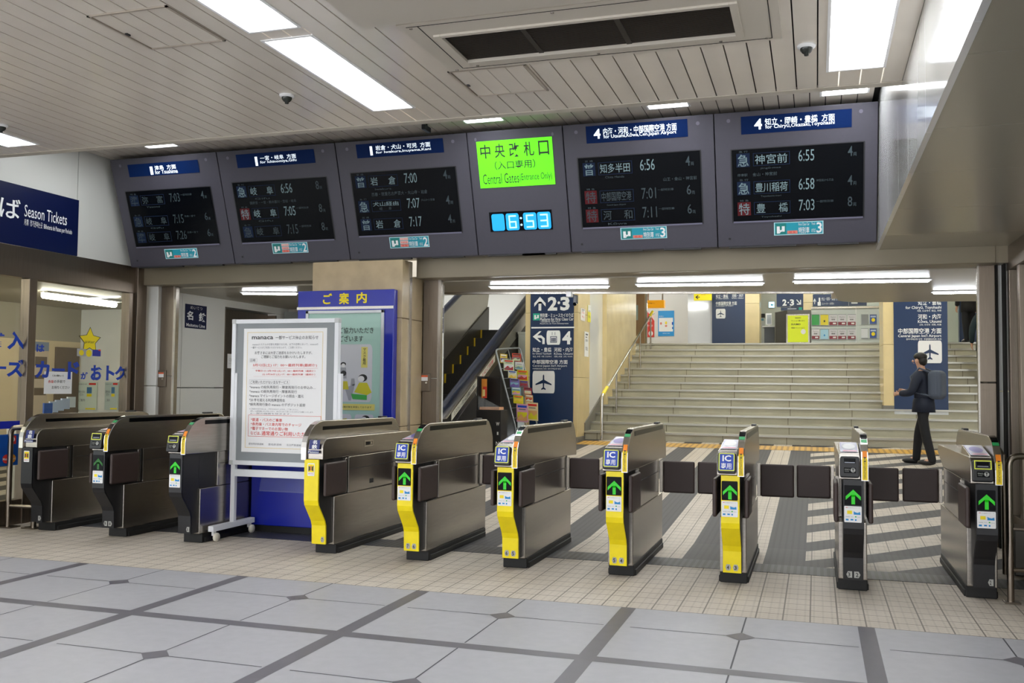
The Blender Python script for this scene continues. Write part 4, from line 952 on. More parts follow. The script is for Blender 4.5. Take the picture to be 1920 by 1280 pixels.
S.disc('drawn_hair', LETK, [(f(.745, .5, 0, 0)[0], f(0, .495, 0, 0)[1], .045, .016), (f(.495, .39, 0, 0)[0], f(0, .395, 0, 0)[1], .028, .009), (f(.50, .46, 0, 0)[0], f(0, .462, 0, 0)[1], .03, .012), (f(.79, .8, 0, 0)[0], f(0, .79, 0, 0)[1], .04, .014)], t, .010)
S.disc('drawn_face', SKIN_, [(f(.725, .5, 0, 0)[0], f(0, .502, 0, 0)[1], .033, .013), (f(.495, .4, 0, 0)[0], f(0, .405, 0, 0)[1], .02, .009), (f(.77, .8, 0, 0)[0], f(0, .80, 0, 0)[1], .03, .014)], t, .0105)
S.polys('drawn_clothes', mat('drawn_yellow', 'd9d02c', .5), [[f(.70, .53, 0, 0)[:2], f(.80, .53, 0, 0)[:2], f(.86, .60, 0, 0)[:2], f(.80, .62, 0, 0)[:2], f(.64, .60, 0, 0)[:2]], [f(.47, .52, 0, 0)[:2], f(.55, .52, 0, 0)[:2], f(.57, .58, 0, 0)[:2], f(.46, .58, 0, 0)[:2]], [f(.45, .80, 0, 0)[:2], f(.55, .79, 0, 0)[:2], f(.55, .82, 0, 0)[:2], f(.46, .83, 0, 0)[:2]]], t, .010)
S.polys('drawn_skirt', LIME, [[f(.60, .61, 0, 0)[:2], f(.80, .62, 0, 0)[:2], f(.80, .655, 0, 0)[:2], f(.62, .65, 0, 0)[:2]]], t, .010)
S.polys('drawn_figure', mat('drawn_grey', 'a9a9b0', .5), [[f(.52, .57, 0, 0)[:2], f(.64, .54, 0, 0)[:2], f(.64, .56, 0, 0)[:2], f(.60, .66, 0, 0)[:2], f(.57, .66, 0, 0)[:2]], [f(.46, .42, 0, 0)[:2], f(.53, .42, 0, 0)[:2], f(.54, .5, 0, 0)[:2], f(.46, .5, 0, 0)[:2]], [f(.72, .83, 0, 0)[:2], f(.86, .83, 0, 0)[:2], f(.88, .87, 0, 0)[:2], f(.7, .87, 0, 0)[:2]], [f(.60, .5, 0, 0)[:2], f(.64, .5, 0, 0)[:2], f(.65, .55, 0, 0)[:2], f(.59, .55, 0, 0)[:2]]], t, .0095)
pk = MB(); p0, p1 = at(497, 884, CF), at(620, 925, CF)
pk.quad((p0.x - .03, CF - .05, p1.z), (p1.x, CF - .05, p1.z), (p1.x, CF - .05, p0.z), (p0.x, CF - .05, p0.z)); pk.box(p0.x - .03, p1.x, CF - .05, CF - .001, p1.z - .004, p1.z)
pk.build('leaflet_pocket', ACRYL, t)

# ------------------------------------------------------------------ handrails
def arc_rail(pts, r, n=6):       # polyline with rounded corners
    out = [Vector(pts[0])]
    for a, b, c in zip(pts, pts[1:], pts[2:]):
        a, b, c = Vector(a), Vector(b), Vector(c); d1 = (a - b).normalized(); d2 = (c - b).normalized()
        for k in range(n + 1):
            u = k / n; out.append((b + d1 * r) * (1 - u) ** 2 + b * 2 * u * (1 - u) + (b + d2 * r) * u * u)
    return out + [Vector(pts[-1])]
RAIL = mat('rail_steel', '8d8378', .28, 1)
t = thing('handrail', 'bent steel handrail at the right edge by the last gate', 'handrail', (1.245, 7.19, 0))
MB().tube(arc_rail([(1.245, 7.19, .01), (1.245, 7.19, .985), (1.54, 7.25, .985)], .07), .022, 14).build('top_rail', RAIL, t)
MB().tube([(1.245, 7.19, .22), (1.54, 7.25, .22)], .016, 12).build('lower_rail', RAIL, t); MB().box(1.2, 1.30, 7.14, 7.24, 0.001, .012).build('floor_plate', RAIL, t, bevel=.003)
t = thing('handrail', 'dark curved handrail end behind the rightmost gate', 'handrail', (1.36, 8.3, 0))
MB().tube(arc_rail([(1.20, 8.55, 1.0), (1.36, 8.42, 1.0), (1.40, 8.3, .9)], .08), .025, 12).build('top_rail', BRONZE, t); MB().tube([(1.40, 8.3, .93), (1.40, 8.3, .0)], .02).build('post', BRONZE, t)
t = thing('handrail', 'bent steel handrail loop left of the leftmost gate', 'handrail', (-7.37, 7.4, 0))
MB().tube(arc_rail([(-7.53, 7.4, .0), (-7.53, 7.4, .965), (-7.15, 7.43, .99)], .06), .026, 14).build('top_rail', RAIL, t)
MB().tube([(-7.53, 7.4, .205), (-7.25, 7.42, .205)], .018, 12).build('lower_rail', RAIL, t); MB().tube([(-7.245, 7.43, 0), (-7.245, 7.43, .8)], .026, 12).build('post', RAIL, t)
MB().box(-7.585, -7.43, 7.33, 7.46, .001, .012).box(-7.33, -7.17, 7.36, 7.48, .001, .012).build('floor_plate', RAIL, t, bevel=.003)
# card company poster behind the left rail
S = sgx(-7.62, -60, 838, 35, 887)
t = thing('card_poster', 'blue bank card poster on the glass behind the left handrail', 'poster', tuple(S.P(.5, 1)))
S = Sign((-7.61, gx(-70, 820, -7.61).y, gx(34, 813, -7.61).z), (0, gx(35, 820, -7.61).y - gx(-70, 820, -7.61).y, 0), (0, 0, gx(34, 871, -7.61).z - gx(34, 813, -7.61).z))
S.slab('sheet', mat('poster_blue', '0d4fa8', .3), t, .006); S.rects('logo_square', LETR, [(.80, .05, .95, .32)], t); S.disc('logo_ring', LETW, [(.875, .17, .05, .09)], t, .003); S.disc('logo_hole', LETR, [(.88, .17, .025, .045)], t, .004)
S.disc('red_disc', LETR, [(.78, .78, .075, .14)], t, .003); S.disc('orange_disc', mat('disc_orange', 'f0a020', .4), [(.88, .78, .075, .14)], t, .0032)
S.text('lettering', LETW, [('MasterCard', .71, .74, .95, .82, .01)], t, .005)
t = thing('blue_ledge_sign', 'narrow royal blue strip on the glass above the card poster', 'sign', (-7.61, 7.4, 1.0))
a = gx(0, 790, -7.61); b = gx(43, 790, -7.61); MB().box(-7.61, -7.60, a.y - .7, b.y - .05, gx(20, 803, -7.61).z, gx(20, 789, -7.61).z).build('strip', ROYAL, t)

# ------------------------------------------------------------------ small things on the columns and the left passage wall
def key_box(x0, y0, x1, y1, Y, label):
    S = sY(Y, x0, y0, x1, y1); t = thing('switch_box', label, 'switch box', tuple(S.P(.5, 1)))
    S.slab('case', BRONZE, t, .02, bevel=.003); S.rects('door_seam', DARKC, [(.02, .02, .98, .035), (.02, .965, .98, .98), (.02, .02, .05, .98), (.95, .02, .98, .98)], t, .001)
    S.rects('label', WHITE, [(.1, .12, .75, .42)], t, .002); S.rects('orange_label', mat('label_orange', 'e0653a', .5), [(.1, .12, .75, .22)], t, .003); S.disc('lock', STEELB, [(.6, .52, .1, .05)], t, .003)
key_box(296, 694, 311, 725, 9.485, 'small bronze switch box with orange label on the left column')
key_box(788, 699, 807, 734, 9.485, 'small bronze switch box with orange label on the column right of the pillar')
S = sgx(-7.594, 348, 569, 388, 614)
t = flat('line_sign', 'navy railway line name sign on the white passage wall', 'sign', S, NAVYD, .004)
S.text('lettering', LETW, [('めいてつ', .22, .06, .78, .2, .0), ('名', .06, .28, .36, .66, .03), ('鉄', .62, .30, .96, .68, .03), ('Meitetsu Line', .05, .80, .92, .94, .01)], t)
S = Sign((-3.996, 9.50, at(827, 577, 9.9).z), (0, .43, 0), (0, 0, at(827, 624, 9.9).z - at(827, 577, 9.9).z))
t = flat('line_sign', 'navy line name sign seen edge-on on the white reveal right of the pillar', 'sign', S, NAVYD, .003)
S.text('lettering', LETW, [('めいてつ', .22, .06, .78, .2, .0), ('名', .06, .28, .36, .66, .03), ('鉄', .62, .30, .96, .68, .03), ('Meitetsu Line', .05, .80, .92, .94, .01)], t)
t = thing('lift_door', 'bronze lift doors in the passage behind the notice board', 'lift door', (-7.7, 11.6, 0))
MB().box(-7.76, -7.73, 11.02, 11.62, .01, 2.45).box(-7.76, -7.735, 11.625, 12.25, .01, 2.45).build('panel', BRONZE, t, bevel=.003); MB().box(-7.75, -7.59, 10.99, 11.02, .01, 2.43).box(-7.75, -7.59, 12.23, 12.26, .01, 2.43).build('frame', BRONZE, t)
S = sgx(-7.58, 427, 663, 440, 690); t = flat('small_label', 'small white label beside the lift doors', 'label', S, PAPER, .004); S.text('lettering', LETG, [('ご注意', .2, .3, .8, .5, 0), ('エレベーター', .15, .6, .85, .7, 0)], t)
t = thing('glass_screen', 'grey glass screen at the end of the left passage', 'glass screen', (-6.3, 12.4, 0))
MB().box(-7.55, -5.5, 12.4, 12.43, .02, 2.5).build('pane', mat('screen_glass', '8d918c', .15), t); MB().box(-7.55, -5.5, 12.39, 12.44, 0, .06).build('sill', STEEL, t)

# ------------------------------------------------------------------ platform signs
S = sY(17.735, 995, 549, 1076, 845)
def plat_plane(S, t, u0, v0, u1, v1):
    S.polys('white_square', WHITE, [rr(u0, v0, u1, v1, .03)], t, .004); S.polys('plane_symbol', NAVY, [sub(PLANE, u0 + (u1 - u0) * .08, v0 + (v1 - v0) * .08, u1 - (u1 - u0) * .08, v1 - (v1 - v0) * .08)], t, .008)
t = thing('platform_sign', 'tall navy platform sign for 2, 3 and 4 on the pier beside the escalator', 'sign', tuple(S.P(.5, 1)))
S.slab('panel', NAVY, t, .02)
def P4(x0, y0, x1, y1): return S.px(800 + x0 / 4.267, 530 + y0 / 4.267, 800 + x1 / 4.267, 530 + y1 / 4.267)
S.polys('arrow', LETW, [sub(p, *P4(862, 112, 952, 222)) for p in UPARROW], t, .006, True)
S.text('lettering', LETW, [('2',) + P4(970, 112, 1045, 222) + (.04,), ('3',) + P4(1070, 112, 1145, 222) + (.04,), ('4',) + P4(1086, 388, 1158, 492) + (.04,), ('特別車・ミュースカイのりば',) + P4(908, 245, 1175, 275) + (.02,), ('Platform for First Class Car',) + P4(908, 280, 1175, 301) + (.01,), ('一般车厢乘车处  특별차 타는곳',) + P4(908, 305, 1065, 317) + (0,), ('Plataforma do Trem Semiexpresso',) + P4(908, 321, 1135, 333) + (0,),
    ('知立・豊橋',) + P4(848, 518, 998, 553) + (.02,), ('河和・内海',) + P4(1020, 518, 1170, 553) + (.02,), ('for Chiryū Toyohashi',) + P4(848, 558, 998, 578) + (0,), ('Kōwa, Utsumi',) + P4(1020, 558, 1170, 578) + (0,), ('知立, 丰桥  지류, 도요하시',) + P4(850, 583, 998, 597) + (0,), ('河和, 内海  고와, 우쓰미',) + P4(1020, 583, 1165, 597) + (0,),
    ('中部国際空港 方面',) + P4(848, 616, 1128, 650) + (.02,), ("Central Japan Int'l Airport",) + P4(848, 655, 1124, 676) + (.005,), ('中部国际机场 方向  중부국제공항 방면',) + P4(848, 681, 1072, 694) + (0,)], t, .006)
S.disc('dot', LETW, [S.px(800 + 1058 / 4.267, 530 + 160 / 4.267, 0, 0)[:2] + (.03, .009)], t, .006)
S.rects('divider', LETW, [P4(838, 354, 1184, 362)], t, .006)
S.rects('logo_square', mat('logo_teal', '17a58a', .4), [P4(852, 245, 905, 300)], t, .005); S.text('logo', LETW, [('μ',) + P4(862, 258, 898, 292) + (.04,)], t, .007)
b = P4(850, 388, 945, 490)
S.polys('turn_arrow', LETW, [sub([(0, .42), (.55, 0), (.72, 0), (.38, .32), (.72, .32), (1, .55), (1, 1), (.8, 1), (.8, .62), (.68, .52), (.38, .52), (.72, .84), (.55, .84)], *b)], t, .006)
S.polys('lift_square', LETW, [rr(*P4(960, 382, 1070, 495), .03)], t, .005); S.frame('lift_box', NAVY, [P4(990, 428, 1042, 478)], .012, t, .007)
S.rects('lift_people', NAVY, [P4(1000, 440, 1008, 470), P4(1012, 440, 1020, 470), P4(1024, 440, 1032, 470), P4(1003, 395, 1006, 418), P4(1026, 395, 1029, 418)], t, .007)
plat_plane(S, t, *P4(848, 704, 1024, 884))
S = sY(19.715, 1675, 548, 1776, 776)
t = thing('platform_sign', 'tall navy airport direction sign on the pier in the stairs', 'sign', tuple(S.P(.5, 1)))
S.slab('panel', NAVY, t, .02)
def P5(x0, y0, x1, y1): return S.px(1640 + x0 / 3.557, 540 + y0 / 3.557, 1640 + x1 / 3.557, 540 + y1 / 3.557)
S.text('lettering', LETW, [('知立・豊橋',) + P5(288, 82, 444, 112) + (.02,), ('for Chiryū, Toyohashi',) + P5(206, 120, 445, 142) + (.008,), ('지류, 도요하시  知立, 丰桥',) + P5(283, 145, 445, 157) + (0,), ('河和・内海',) + P5(288, 174, 445, 207) + (.02,), ('Kōwa, Utsumi',) + P5(288, 212, 445, 234) + (.008,), ('고와, 우쓰미  河和, 内海',) + P5(297, 238, 444, 250) + (0,),
    ('中部国際空港 方面',) + P5(156, 268, 445, 303) + (.02,), ("Central Japan Int'l Airport",) + P5(156, 309, 445, 331) + (.008,), ('중부국제공항 방면  中部国际机场 方向',) + P5(210, 334, 445, 346) + (0,)], t, .006)
plat_plane(S, t, *P5(288, 350, 449, 500))
S.rects('foot_panel', mat('foot_white', 'd9dde2', .35), [(0, .985, .8, 1.09)] if False else [(0, .975, 1, 1)], t, .004)
# small notices on the pier beside the escalator
XP = -4.355
for (x0, y0, x1, y1, lab, c) in [(1089, 577, 1097, 600, 'small white notice high on the pier edge beside the stairs', 'f2f0ec'), (1102, 571, 1107.5, 603, 'yellow and white notice high on the pier beside the stairs', 'e8e040'), (1096, 621, 1103.5, 668, 'tall white notice on the pier beside the stairs', 'f0f0f0')]:
    a, b, c_ = gx(x0, y0, XP), gx(x1, y0, XP), gx(x0, y1, XP)
    SS = Sign((XP + .004, a.y, a.z), (0, b.y - a.y, 0), (0, 0, c_.z - a.z)); t = flat('pier_notice', lab, 'notice', SS, mat('pn' + c, c, .5), .006)
    SS.rects('mark', mat('pn_mark', '5c5a60', .5) if c != 'e8e040' else mat('pn_white', 'e8e8e2', .5), [(.2, .08, .8, .14), (.2, .2, .6, .24)] if c != 'e8e040' else [(.0, .0, 1, .4)], t)
    SS.text('lettering', LETR if c == 'f2f0ec' else LETK, [('お願い', .15, .3, .85, .4, 0), ('禁止', .2, .6, .8, .75, 0)], t)

# ------------------------------------------------------------------ handrail on the stairs
t = thing('stair_handrail', 'steel handrail with yellow grips climbing the left of the stairs', 'handrail', (-3.98, 18.2, .4))
hx = -3.98; sl = SR / ST
z_at = lambda y: at(1132, 742, 18.2).z + (y - 18.2) * sl
pts = [(hx, 18.2, .39), (hx, 18.2, z_at(18.2)), (hx, 24.0, z_at(24.0)), (hx, 24.35, z_at(24.0) + .02)]
MB().tube(arc_rail(pts[:3], .06) + [Vector(pts[3])], .026, 12).build('rail', STEELB, t)
for y in (19.6, 21.0, 22.4, 23.9): k = int((y - SY) / ST) + 1; MB().tube([(hx, y, SZ + k * SR), (hx, y, z_at(y) - .02)], .02).build('post', STEEL, t)
for y in (18.3, 23.8): MB().tube([(hx, y, z_at(y)), (hx, y + .38, z_at(y + .38))], .034, 12).build('grip', YELLOW, t)

# ------------------------------------------------------------------ escalator
t = thing('escalator', 'escalator with dark steps and navy handrail left of the stairs', 'escalator', (-6.5, 17, .3))
def zh(y): return 1.20 + .476 * (max(y, 14.75) - 15) if y > 14.75 else 1.081
def zs(y): return max(.26, .28 + .476 * (y - 15))
ESC = mat('escalator_step', '1d1c1a', .5); ESK = mat('escalator_skirt', '55534e', .4, .5); NAVH = mat('handrail_navy', '15233f', .3); CLAD = mat('cladding', '2c2a29', .45)
mb = MB(); my = MB()
for k in range(12):
    y, z = 15.0 + .42 * k, .26 + .2 * k
    s_ = MB().box(-7.02, -6.0, y, y + .45 if k < 11 else 21, z - .1, z + .2)
    for j in range(26): s_.box(-7.0 + j * .038, -6.985 + j * .038, y - .004, y, z, z + .2)
    s_.build('step', ESC, t)
    MB().box(-7.02, -6.98, y - .006, y + .3, z + .195, z + .203).box(-7.02, -6.985, y - .007, y, z + .02, z + .2).build('step_edge', mat('step_yellow', 'c9a81c', .5), t)
ya = [14.2, 14.75, 16, 17, 18, 19, 19.6, 20.2]
MB().prism([(y, zh(y) - .24) for y in ya] + [(y, zh(y) - .03) for y in ya[::-1]], 0, -5.98, -5.92).build('balustrade', NAVH, t)
MB().prism([(y, zh(y) - .48) for y in ya] + [(y, zh(y) - .20) for y in ya[::-1]], 0, -5.975, -5.86).build('deck', STEEL, t, bevel=.01)
MB().prism([(14.2, .15)] + [(y, zh(y) - .48) for y in ya] + [(20.2, .15)], 0, -5.98, -5.865).build('cladding', CLAD, t)
mb = MB(); ys_ = [14.2, 14.5, 14.75, 16, 17, 18, 19, 19.6, 20.2]
mb.tube([(-5.95, y, zh(y) - .03) for y in ys_], .06, 12); mb.build('handrail', NAVH, t)
zl = lambda y: zh(y) + .45
MB().prism([(y, zs(y) + .45) for y in ya[1:]] + [(20.35, zh(20) + .1), (20.4, zh(20) + .4), (20.3, zl(20.2))] + [(y, zl(y)) for y in ya[:0:-1]], 0, -7.14, -7.06).build('balustrade', mat('inner_steel', 'b9b5ab', .3, .75), t, bevel=.02)
MB().prism([(y, zs(y) - .1) for y in ya[1:]] + [(y, zs(y) + .46) for y in ya[:0:-1]], 0, -7.10, -7.03).build('skirt', ESK, t)
MB().tube([(-7.10, y, zl(y) + .03) for y in ya[1:]], .06, 12).build('handrail', NAVH, t)
a, b = 14.95, 17.2
S = Sign((-5.855, a, zh(a) - .215), (0, b - a, (b - a) * .476), (0, 0, -.13))
S.rects('safety_strip', mat('strip_cream', 'dcdccf', .5), [(0, 0, 1, 1)], t, .002)
S.text('strip_lettering', LETK, [('エスカレーターにお乗りの際は', .05, .2, .52, .8, .01)], t, .004); S.text('strip_red_lettering', LETR, [('足もとにご注意', .55, .2, .95, .8, .02)], t, .004)
# low white walls between the escalator and the pier
for (x0, x1, y0, y1, z1) in [(-5.83, -5.45, 18.6, 19.2, 2.55), (-5.62, -5.42, 18.8, 19.6, 3.05)]:
    struct(MB().box(x0, x1, y0, y1, .4, z1 - .05).box(x0 - .01, x1 + .01, y0 - .01, y1 + .01, z1 - .05, z1).build('wall_front', mat('low_wall', 'ccd4d0', .3), bevel=.004))

# ------------------------------------------------------------------ leaflet rack, leaflets and the black leaflet stand
BL, BR, TL, TR = at(967, 803, 16.5), at(1007, 797, 17.15), at(929, 655, 16.75), at(975, 652, 17.4)
t = thing('leaflet_rack', 'grey wire leaflet rack leaning before the navy pier sign', 'rack', tuple((BL + BR) / 2 - Vector((0, 0, .4))))
fl_ = Vector((0, 0, 1))
bL = Vector((BL.x, BL.y, rampz(BL.y))); bR = Vector((BR.x, BR.y, rampz(BR.y)))
mb = MB(); mb.tube(arc_rail([bL, BL, TL, TR, BR, bR], .08), .018, 10); mb.build('frame', mat('rack_grey', '8d9294', .35, .6), t)
mb = MB(); mb.tube([bL + Vector((0, 0, .05)), bR + Vector((0, 0, .05))], .015); mb.tube([BL, BR], .012)
for k in range(1, 8):
    u = k / 8; mb.tube([BL.lerp(TL, u), BR.lerp(TR, u)], .006, 6)
mb.tube([BL.lerp(BR, .5), TL.lerp(TR, .5)], .008, 6); mb.build('wire', mat('rack_grey', '8d9294', .35, .6), t)
RS_ = Sign(TL, TR - TL, BL - TL)
COVS = ['e8c84a', 'c9d9b4', 'd8dcc8', '7a66b0', '7fb3c4', 'd8d022', 'd9a0b8', 'c8452c', 'e4e4e8', 'd9c81e', '8b5a66', 'b03340', 'd9a468', 'e0d0a0']
NM = ['yellow and pink', 'pale green', 'cream', 'violet', 'light blue', 'lemon yellow', 'lilac and white', 'orange and blue', 'white and grey', 'black and yellow', 'plum', 'red', 'autumn coloured', 'beige']
LB = [[(585, 566, 640, 640), (612, 610, 695, 702), (648, 700, 716, 764), (662, 764, 736, 832), (676, 834, 750, 896), (690, 898, 768, 964), (716, 966, 806, 1112)],
      [(680, 562, 750, 626), (704, 630, 770, 692), (720, 696, 806, 778), (742, 782, 806, 834), (774, 836, 836, 890), (786, 894, 846, 950), (796, 954, 886, 1100)]]
for c_ in range(2):
    for r_ in range(7):
        i = c_ * 7 + r_; q = LB[c_][r_]; yy = 16.98 + .3 * c_ - .055 * r_
        a, b = at(800 + q[0] / 4.267, 530 + q[1] / 4.267, yy), at(800 + q[2] / 4.267, 530 + q[3] / 4.267, yy)
        tt = thing('leaflet', f'{NM[i]} leaflet in the {"left" if c_ == 0 else "right"} column of the wire rack, {["top", "second", "third", "fourth", "fifth", "sixth", "bottom"][r_]} pocket', 'leaflet', ((a.x + b.x) / 2, yy, b.z), 'leaflets in the wire rack')
        SS = Sign((a.x, yy + .02, a.z), (b.x - a.x, 0, -.012), (.012, -.02, b.z - a.z))
        SS.slab('booklet', mat('cov' + COVS[i], COVS[i], .45), tt, .012)
        c2 = COVS[(i * 5 + 3) % 14]; c3 = COVS[(i * 3 + 8) % 14]
        SS.rects('cover_picture', mat('cov' + c2, c2, .45), [(.08, .45, .92, .92)], tt, .002)
        SS.polys('cover_motif', mat('cov' + c3, c3, .45), [[(.08, .8), (.4, .55), (.65, .75), (.92, .6), (.92, .92), (.08, .92)]], tt, .003)
        SS.rects('cover_title', [LETW, LETR, LETB, LETK][i % 4], [(.1, .08, .9, .2)], tt, .002); SS.rects('cover_subtitle', LETG, [(.2, .27, .8, .33)], tt, .002)
SYk = 15.5
a, b = at(893, 768, SYk), at(938, 845, SYk)
t = thing('leaflet_stand', 'black pedestal leaflet stand with white lettering beside the escalator', 'stand', (a.x + .2, SYk + .2, rampz(SYk)))
MB().box(a.x, b.x, SYk, SYk + .38, rampz(SYk + .1) - .02, a.z).build('pedestal', BLACKP, t, bevel=.006)
MB().box(a.x - .0, a.x + .03, SYk + .02, SYk + .36, a.z, at(890, 705, SYk).z).box(a.x, b.x - .12, SYk + .34, SYk + .37, a.z, at(890, 705, SYk).z).build('back_panel', BLACKP, t)
MB().prism([(a.x + .03, a.z + .25), (a.x + .03, a.z + .01), (b.x - .03, a.z + .01), (b.x - .03, a.z + .06)], 1, SYk + .01, SYk + .02).build('acrylic_side', ACRYL, t)
S = Sign((b.x - .09, SYk - .002, at(935, 790, SYk).z), (.09, 0, 0), (0, 0, -.52))
S.text('side_lettering', LETW, [('W', .1, .02, .8, .14, .02), ('I', .3, .34, .6, .44, .02), ('N', .1, .66, .8, .78, .02), ('D', .1, .88, .8, 1, .02)], t)
S = sY(SYk + .335, 892, 735, 903, 742); S.text('lettering', LETW, [('Wind', 0, 0, 1, 1, .02)], t, .002)
tt = thing('leaflet_pile', 'stack of orange and white leaflets in the tray of the black stand', 'leaflets', (a.x + .2, SYk + .15, a.z + .01))
MB().box(a.x + .05, b.x - .04, SYk + .03, SYk + .28, a.z + .004, a.z + .05).build('sheets', mat('leaf_orange', 'd9a27c', .5), tt)
S = sY(SYk + .10, 903, 710, 913, 746); tt = flat('small_poster', 'narrow orange and red poster clipped on the black leaflet stand', 'poster', S, mat('poster_orange', 'e8973a', .45), .008)
S.rects('red_field', LETR, [(.3, .4, 1, 1)], tt); S.rects('pale_field', mat('pale_yellow', 'f0d890', .5), [(.2, .55, .7, .9)], tt, .004)

# ------------------------------------------------------------------ upper concourse
PY = 27.0
S = sY(PY, 1335, 520, 1397, 645); x0, x1 = S.O.x, S.O.x + S.U.length
pier('wall_back', x0 + .02, at(1424, 600, PY).x, PY + .02, PY + .9, UZ)
t = thing('platform_sign', 'navy airport direction sign on the pier at the top of the stairs', 'sign', tuple(S.P(.5, 1))); S.slab('panel', NAVY, t, .015)
def P2(x0, y0, x1, y1): return S.px(1060 + x0 / 2.065, 500 + y0 / 2.065, 1060 + x1 / 2.065, 500 + y1 / 2.065)
S.text('lettering', LETW, [('知立・豊橋',) + P2(583, 108, 630, 120) + (.02,), ('河和・内海',) + P2(645, 106, 690, 118) + (.02,), ('for Chiryū Toyohashi',) + P2(583, 121, 632, 126) + (0,), ('Kōwa, Utsumi',) + P2(645, 119, 690, 124) + (0,), ('中部国際空港 方面',) + P2(583, 135, 664, 148) + (.02,), ("Central Japan Int'l Airport",) + P2(583, 149, 650, 154) + (0,)], t, .006)
plat_plane(S, t, *P2(583, 163, 620, 200))
# white wall with posters
WY = 30.98
S = sY(WY, 1234, 582.5, 1264, 630); t = flat('wall_poster', 'bright blue poster with white picture on the far white wall', 'poster', S, mat('poster_cyan', '2f9ade', .4), .01)
S.rects('picture', PAPER, [(.05, .28, .93, .82)], t); S.text('lettering', LETW, [('安全にご利用ください', .06, .19, .35, .25, 0), ('駅や車内でのお願い', .3, .87, .75, .91, 0)], t, .004)
S.disc('drawn_spot', PINK, [(.18, .5, .06, .05), (.5, .6, .07, .04)], t, .004); S.disc('drawn_spot', LETY, [(.5, .48, .06, .06)], t, .005); S.rects('drawn_strip', LETB, [(.86, .45, .94, .56), (.87, .65, .93, .72)], t, .004)
S = sY(WY, 1212, 585, 1227, 632); t = flat('wall_poster', 'red and white poster on the far white wall beside the blue one', 'poster', S, mat('poster_red', 'd2453c', .4), .01)
S.disc('white_disc', PAPER, [(.55, .85, .28, .1)], t); S.polys('white_corner', mat('poster_pale_pink', 'f0d4d0', .5), [[(.2, 0), (1, 0), (1, .35)]], t); S.text('lettering', LETW, [('お得', .1, .3, .7, .4, .02), ('きっぷ', .1, .5, .8, .58, .02)], t, .004)
S = sY(28.5, 1200, 563, 1245, 577); t = thing('hanging_sign', 'amber hanging sign above the red poster', 'sign', tuple(S.P(.5, 1)))
S.slab('panel', mat('amber', 'f0a80a', .4, emit=.25), t, .25); S.text('lettering', LETK, [('JR線・地下鉄線 のりかえ', .3, .3, .62, .55, 0)], t); MB().box(S.P(.3, 0).x, S.P(.3, 0).x + .04, 28.55, 28.6, S.O.z, 4.9).box(S.P(.9, 0).x, S.P(.9, 0).x + .04, 28.55, 28.6, S.O.z, 4.9).build('hanger', STEEL, t)
S = sY(26.5, 1301, 551, 1334, 563); t = thing('hanging_sign', 'yellow arrow sign hanging before the navy pier sign', 'sign', tuple(S.P(.5, 1)))
S.slab('panel', mat('sign_yellow', 'f2e010', .4, emit=.3), t, .12); S.polys('arrow', LETK, [[(.08, .5), (.22, .2), (.27, .27), (.18, .45), (.34, .45), (.34, .57), (.18, .57), (.27, .75), (.22, .82)]], t); S.text('lettering', LETK, [('出口 Exit', .42, .05, .68, .2, 0)], t)
MB().box(S.P(.2, 0).x, S.P(.2, 0).x + .03, 26.52, 26.56, S.O.z, 4.9).box(S.P(.8, 0).x, S.P(.8, 0).x + .03, 26.52, 26.56, S.O.z, 4.9).build('hanger', STEEL, t)
a, b = at(1216, 633, 29.5), at(1270, 641, 29.5)
t = thing('bench', 'white bench with black seats below the blue poster', 'bench', (a.x + .5, 29.6, UZ))
MB().box(a.x, b.x, 29.5, 29.95, UZ + .05, UZ + .18).box(a.x, b.x, 29.55, 29.9, UZ, UZ + .05).build('base', WHITE, t, bevel=.006)
for k in range(3): MB().prism([(a.x + .02 + k * .30, UZ + .18), (a.x + .29 + k * .30, UZ + .18), (a.x + .27 + k * .30, UZ + .26 - .03 * k), (a.x + .02 + k * .30, UZ + .29 - .03 * k)], 1, 29.52, 29.9).build('seat', BLACKP, t, bevel=.01)
a, b = at(1300, 632, 28), at(1311, 642, 28)
t = thing('green_box', 'small green box on the floor at the top of the stairs', 'box', (a.x + .08, 28.1, UZ)); MB().box(a.x, b.x, 28, 28.2, UZ, UZ + .17).build('body', mat('box_green', '2ea62e', .45), t, bevel=.006); MB().prism([(b.x, UZ), (b.x + .05, UZ), (b.x, UZ + .17)], 1, 28.0, 28.2).build('side_flap', DARKC, t)
for (x0, y0, x1, y1, Y, lab) in [(1277, 585, 1293, 642, 37.9, 'steel lift door in the white corridor beyond the stairs')]:
    S = sY(Y, x0, y0, x1, y1); t = thing('lift_door', lab, 'lift door', tuple(S.P(.5, 1))); S.slab('panel', STEEL, t, .03); S.rects('seam', DARKC, [(.49, 0, .51, 1)], t)
    MB().box(S.O.x - .05, S.O.x, Y - .02, Y + .03, UZ, S.O.z).box(S.O.x + S.U.length, S.O.x + S.U.length + .05, Y - .02, Y + .03, UZ, S.O.z).build('frame', STEELB, t)
struct(MB().box(at(1277, 600, 38).x - .5, at(1345, 600, 38).x, 38, 38.2, UZ, 5).build('wall_back', UW))
for (x0, y0, x1, y1, lab, c) in [(1296, 596, 1306, 632, 'pale grey notice panel on the far corridor wall', 'cfd2d4'), (1321, 590, 1330, 628, 'pale green notice panel on the far corridor wall', 'd5e4dc')]:
    S = sY(37.98, x0, y0, x1, y1); t = flat('wall_notice', lab, 'notice', S, mat('fw' + c, c, .5), .01); S.text('lettering', LETG, [('案内図', .2, .1, .8, .2, 0), ('のりば案内\n時刻表\n料金表', .15, .3, .85, .7, 0)], t)
t = thing('glass_partition', 'glass partition with steel post left of the far posters', 'partition', tuple(at(1205, 640, 24.6)))
a, b = at(1189, 560, 24.6), at(1211, 640, 24.6)
